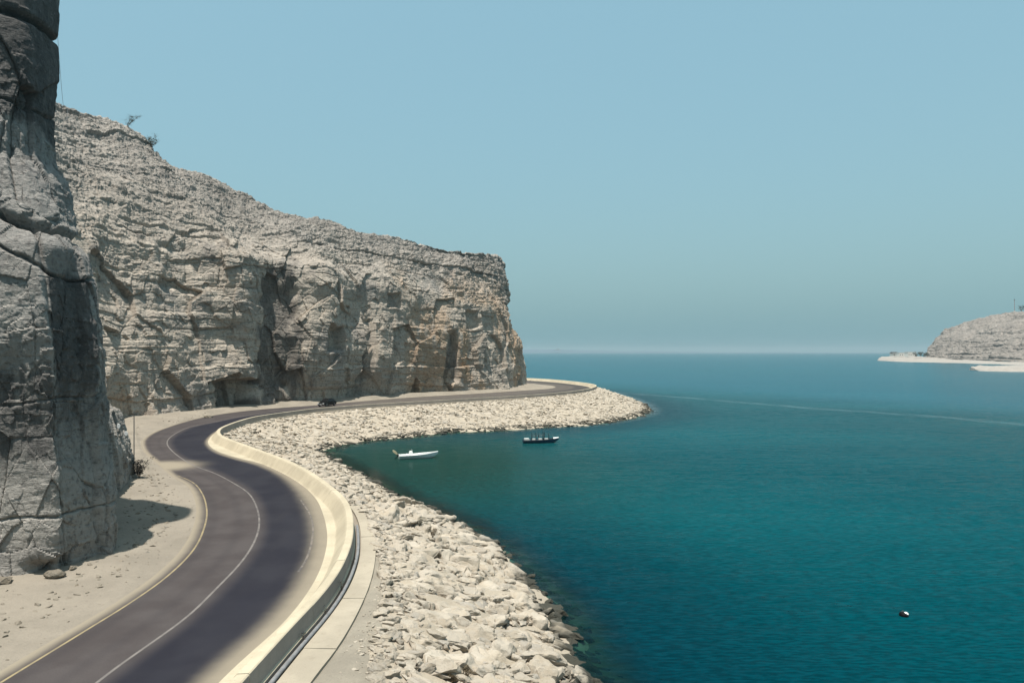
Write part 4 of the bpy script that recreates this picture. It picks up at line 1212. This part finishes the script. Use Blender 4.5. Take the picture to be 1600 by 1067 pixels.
# ------------------------------------------------------------------ car
def car(loc, rz):
    o = thing("black_car", "black four door car driving on the road under the headland cliff", "car", loc, rz)
    # x = forwards
    sec = []
    prof = [(-2.42, .42, .62, .80), (-2.36, .34, .92, .86), (-1.9, .30, 1.02, .90), (-1.0, .28, 1.04, .92), (.4, .28, 1.02, .92), (1.15, .28, .98, .91), (2.0, .30, .86, .88), (2.36, .36, .70, .82), (2.44, .42, .56, .74)]
    for x, z0, z1, w in prof:
        zm = z0 + (z1 - z0) * .55
        sec.append([(x, -w * .92, z0), (x, -w, zm), (x, -w * .93, z1 - .03), (x, -w * .6, z1), (x, w * .6, z1), (x, w * .93, z1 - .03), (x, w, zm), (x, w * .92, z0)])
    mb = MB(); mb.loft(sec, close=True); mb.build("body", M["black"], o, True)
    sec = []
    for x, z, w in ((-1.95, 1.0, .80), (-1.45, 1.46, .68), (-.9, 1.56, .66), (0, 1.57, .66), (.35, 1.50, .66), (1.15, 1.0, .78)):
        sec.append([(x, -.82, .99), (x, -w, z - .02), (x, -w * .75, z + .02), (x, w * .75, z + .02), (x, w, z - .02), (x, .82, .99)])
    mb = MB(); mb.loft(sec, close=True); mb.build("cabin", M["black"], o, True)
    for s in (-1, 1):
        for x0, x1, xt0, xt1 in ((-1.45, -.55, -1.2, -.55), (-.48, .75, -.48, .30)):
            mb = MB(); mb.loft([[(x0, s * .815, 1.06), (xt0, s * .70, 1.45)], [(x1, s * .815, 1.06), (xt1, s * .70, 1.45)], [(x1, s * .845, 1.06), (xt1, s * .73, 1.45)], [(x0, s * .845, 1.06), (xt0, s * .73, 1.45)]], caps=True)
            mb.build("side_window", M["glass"], o)
    mb = MB(); mb.loft([[(1.10, -.70, 1.06), (.42, -.60, 1.49)], [(1.10, .70, 1.06), (.42, .60, 1.49)], [(1.14, .70, 1.08), (.46, .60, 1.51)], [(1.14, -.70, 1.08), (.46, -.60, 1.51)]], caps=True); mb.build("windscreen", M["glass"], o)
    mb = MB(); mb.loft([[(-1.92, -.68, 1.06), (-1.50, -.60, 1.44)], [(-1.92, .68, 1.06), (-1.50, .60, 1.44)], [(-1.96, .68, 1.08), (-1.54, .60, 1.46)], [(-1.96, -.68, 1.08), (-1.54, -.60, 1.46)]], caps=True); mb.build("rear_window", M["glass"], o)
    for x in (-1.45, 1.48):
        for s in (-1, 1):
            mb = MB(); mb.lathe([(.20, -.11), (.33, -.11), (.35, -.07), (.35, .07), (.33, .11), (.20, .11)], (x, s * .82, .35), 20, 'y'); w = mb.build("wheel", M["rubber"], o, True)
            mb = MB(); mb.lathe([(.03, -.125), (.21, -.115), (.22, .115), (.03, .125)], (x, s * .82, .35), 14, 'y'); mb.build("rim", M["chrome"], w)
    for s in (-1, 1):
        mb = MB(); mb.box((2.36, s * .60, .66), (.16, .36, .16)); mb.build("headlight", M["lamp"], o, bevel=.02)
        mb = MB(); mb.box((.95, s * .98, 1.05), (.14, .2, .13)); mb.build("mirror", M["black"], o, bevel=.02)
        mb = MB(); mb.box((-2.36, s * .62, .80), (.10, .30, .14)); mb.build("tail_light", plain("red_lens", (.25, .01, .01), .3), o, bevel=.02)
    mb = MB(); mb.box((2.445, 0, .50), (.03, .52, .12)); mb.build("number_plate", M["lamp"], o)
    mb = MB(); mb.box((2.43, 0, .66), (.05, .7, .12)); mb.build("grille", M["rubber"], o)
    o.scale = (1.08, 1.08, 1.12)
    return o
q = at(511, 634.4)
iC = int(nearest(q[None], L)[0][0]); t_ = tangents(L)[iC]
car((q[0], q[1], 3.502), math.atan2(-t_[1], -t_[0]) + .25)

# ------------------------------------------------------------------ boats and buoy
def hull_sections(length, beam, free, sheer, n=14, draft=.28, flare=.8):
    secs = []
    for k in range(n):
        t = k / (n - 1); x = -length / 2 + length * t
        w = beam / 2 * (1 - max(0, (t - .42) / .58) ** 2.1) * (.90 + .10 * min(1, t / .3)) + .015
        zt = free + sheer * t ** 2.2
        zk = -draft + (draft + zt * .72) * max(0, (t - .62) / .38) ** 2.4
        secs.append((x, w, zt, zk))
    return secs
def hull_shell(secs, flare=.8, inset=0.0):
    out = []
    for x, w, zt, zk in secs:
        w = max(.01, w - inset); zk = zk + inset
        zc = zk + (zt - zk) * .45
        out.append([(x, -w, zt), (x, -w * flare, zc), (x, -w * .30, zk + .05), (x, 0, zk), (x, w * .30, zk + .05), (x, w * flare, zc), (x, w, zt)])
    return out

q = at(654, 715.5, 0.)
sk = thing("white_skiff", "white open skiff with a raised outboard engine floating in the cove", "boat", (q[0], q[1], 0), math.radians(14))
secs = hull_sections(5.9, 1.8, .50, .40, draft=.2)
mb = MB(); mb.loft(hull_shell(secs), caps=True); mb.build("hull", M["hull"], sk, True)
mb = MB()
ins = [[(x + (.04 if k == 0 else 0), -max(.008, w - .09), zt - .12), (x + (.04 if k == 0 else 0), max(.008, w - .09), zt - .12)] for k, (x, w, zt, zk) in enumerate(secs[:-1])]
mb.loft(ins, caps=False); mb.build("deck", M["deck"], sk)
mb = MB()
for s in (-1, 1): mb.tube([(x, s * w, zt + .02) for x, w, zt, zk in secs], .05, .04, 6)
mb.build("gunwale", M["hull"], sk, True)
for x, w_ in ((-1.7, 1.4), (.2, 1.5), (1.4, 1.0)):
    mb = MB(); mb.box((x, 0, .60), (.32, w_, .07)); mb.build("thwart", M["hull"], sk, bevel=.015)
mb = MB(); mb.box((-1.15, 0, .80), (.62, .62, .62), 0, .75); mb.build("console", M["hull"], sk, True, .05)
mb = MB(); mb.loft([[(-.92, -.28, 1.08), (-1.05, -.24, 1.34)], [(-.92, .28, 1.08), (-1.05, .24, 1.34)], [(-.88, .28, 1.09), (-1.01, .24, 1.35)], [(-.88, -.28, 1.09), (-1.01, -.24, 1.35)]]); mb.build("windscreen", M["hull"], sk)
eng = MB(); eng.tube([(-3.0, 0, .45), (-3.2, 0, .62), (-3.4, 0, .80)], .14, .10, 8); e = eng.build("outboard_engine", M["rubber"], sk, True)
mb = MB(); mb.loft([[(x, -a, z - b), (x, -a, z + b), (x, a, z + b), (x, a, z - b)] for x, z, a, b in ((-3.15, .72, .14, .12), (-3.4, .93, .22, .20), (-3.75, 1.15, .19, .17), (-3.87, 1.22, .10, .08))], close=True); mb.build("cowling", M["tan"], e, True)
mb = MB(); mb.tube([(-3.05, 0, .50), (-3.35, 0, .16), (-3.7, 0, -.14)], .07, .05, 8); mb.build("drive_leg", M["rubber"], e, True)

q = at(845, 691.5, 0.)
fb = thing("blue_fishing_boat", "dark blue open fishing boat with upright poles and a pale stern and bow", "boat", (q[0], q[1], 0), math.radians(6))
secs = hull_sections(6.4, 1.9, .48, .30)
mb = MB(); mb.loft(hull_shell(secs), caps=True); mb.build("hull", M["blue"], fb, True)
mb = MB(); mb.loft([[(x, -max(.008, w - .08), zt - .14), (x, max(.008, w - .08), zt - .14)] for x, w, zt, zk in secs[:-1]], caps=False); mb.build("deck", M["navy"], fb)
mb = MB()
for s in (-1, 1): mb.tube([(x, s * w, zt + .02) for x, w, zt, zk in secs], .045, .04, 6)
mb.build("gunwale", M["navy"], fb, True)
mb = MB(); mb.loft([[(x, -w, zt + .02), (x, -w * .5, zt + .20), (x, w * .5, zt + .20), (x, w, zt + .02)] for x, w, zt, zk in secs[11:]], close=True); mb.build("bow_deck", M["hull"], fb, True)
mb = MB(); mb.box((-2.5, 0, .62), (.85, 1.4, .34)); mb.build("stern_locker", M["deck"], fb, True, .05)
for x in (-1.2, -.1, 1.0):
    mb = MB(); mb.box((x, .05 * x, .58), (.62, .8, .30)); mb.build("fish_box", M["deck"], fb, True, .03)
for x, y_, h_ in ((-1.55, .6, 1.9), (-1.0, -.7, 2.1), (-.3, .75, 1.7), (.25, -.75, 2.3), (.7, .7, 2.0), (1.3, -.6, 1.9)):
    mb = MB(); mb.tube([(x, y_, .3), (x + .04, y_, h_ * .6), (x + .02, y_, h_ - .25)], .075, .05, 6); mb.build("pole", M["navy"], fb, True)
mb = MB(); mb.tube([(-1.55, .6, 1.15), (-.3, .75, 1.15), (.7, .7, 1.2)], .03, .03, 5); mb.build("rail", M["metal"], fb, True)

q = at(1412, 961.5, 0.)
by = thing("mooring_buoy", "black mooring buoy with a white cap floating alone on open water", "buoy", (q[0], q[1], 0))
by.rotation_euler = (.12, .30, .2); by.scale = (.85, .85, .85)
mb = MB(); mb.lathe([(.02, -.22), (.18, -.20), (.30, -.08), (.33, .04), (.30, .15), (.20, .22), (.02, .24)], (0, 0, 0), 20); mb.build("float", plain("black_plastic", (.004, .004, .006), .6, 0, .1), by, True)
mb = MB(); mb.lathe([(.02, .16), (.15, .17), (.17, .21), (.12, .28), (.05, .31), (.02, .315)], (.11, -.03, 0), 18); mb.build("cap", M["lamp"], by, True)
mb = MB(); mb.tube([(-.22, 0, .16), (-.27, 0, .28), (-.19, 0, .33), (-.13, 0, .22)], .025, .025, 6); mb.build("ring", M["metal"], by, True)

# ------------------------------------------------------------------ air
bmz = MB()
mb = MB(); mb.box((0, 500, 36), (23600, 23600, 86))
t = NT("haze_air")
t.t.nodes.remove(t.b)
pv = t.t.nodes.new("ShaderNodeVolumePrincipled")
pv.inputs["Color"].default_value = (.51, .59, .615, 1)
pv.inputs["Density"].default_value = 00.00011
pv.inputs["Anisotropy"].default_value = .2
t.t.links.new(pv.outputs[0], t.out.inputs[1])
hzo = mb.build("haze", t.m, None, kind="stuff", label="pale sea haze in the air")
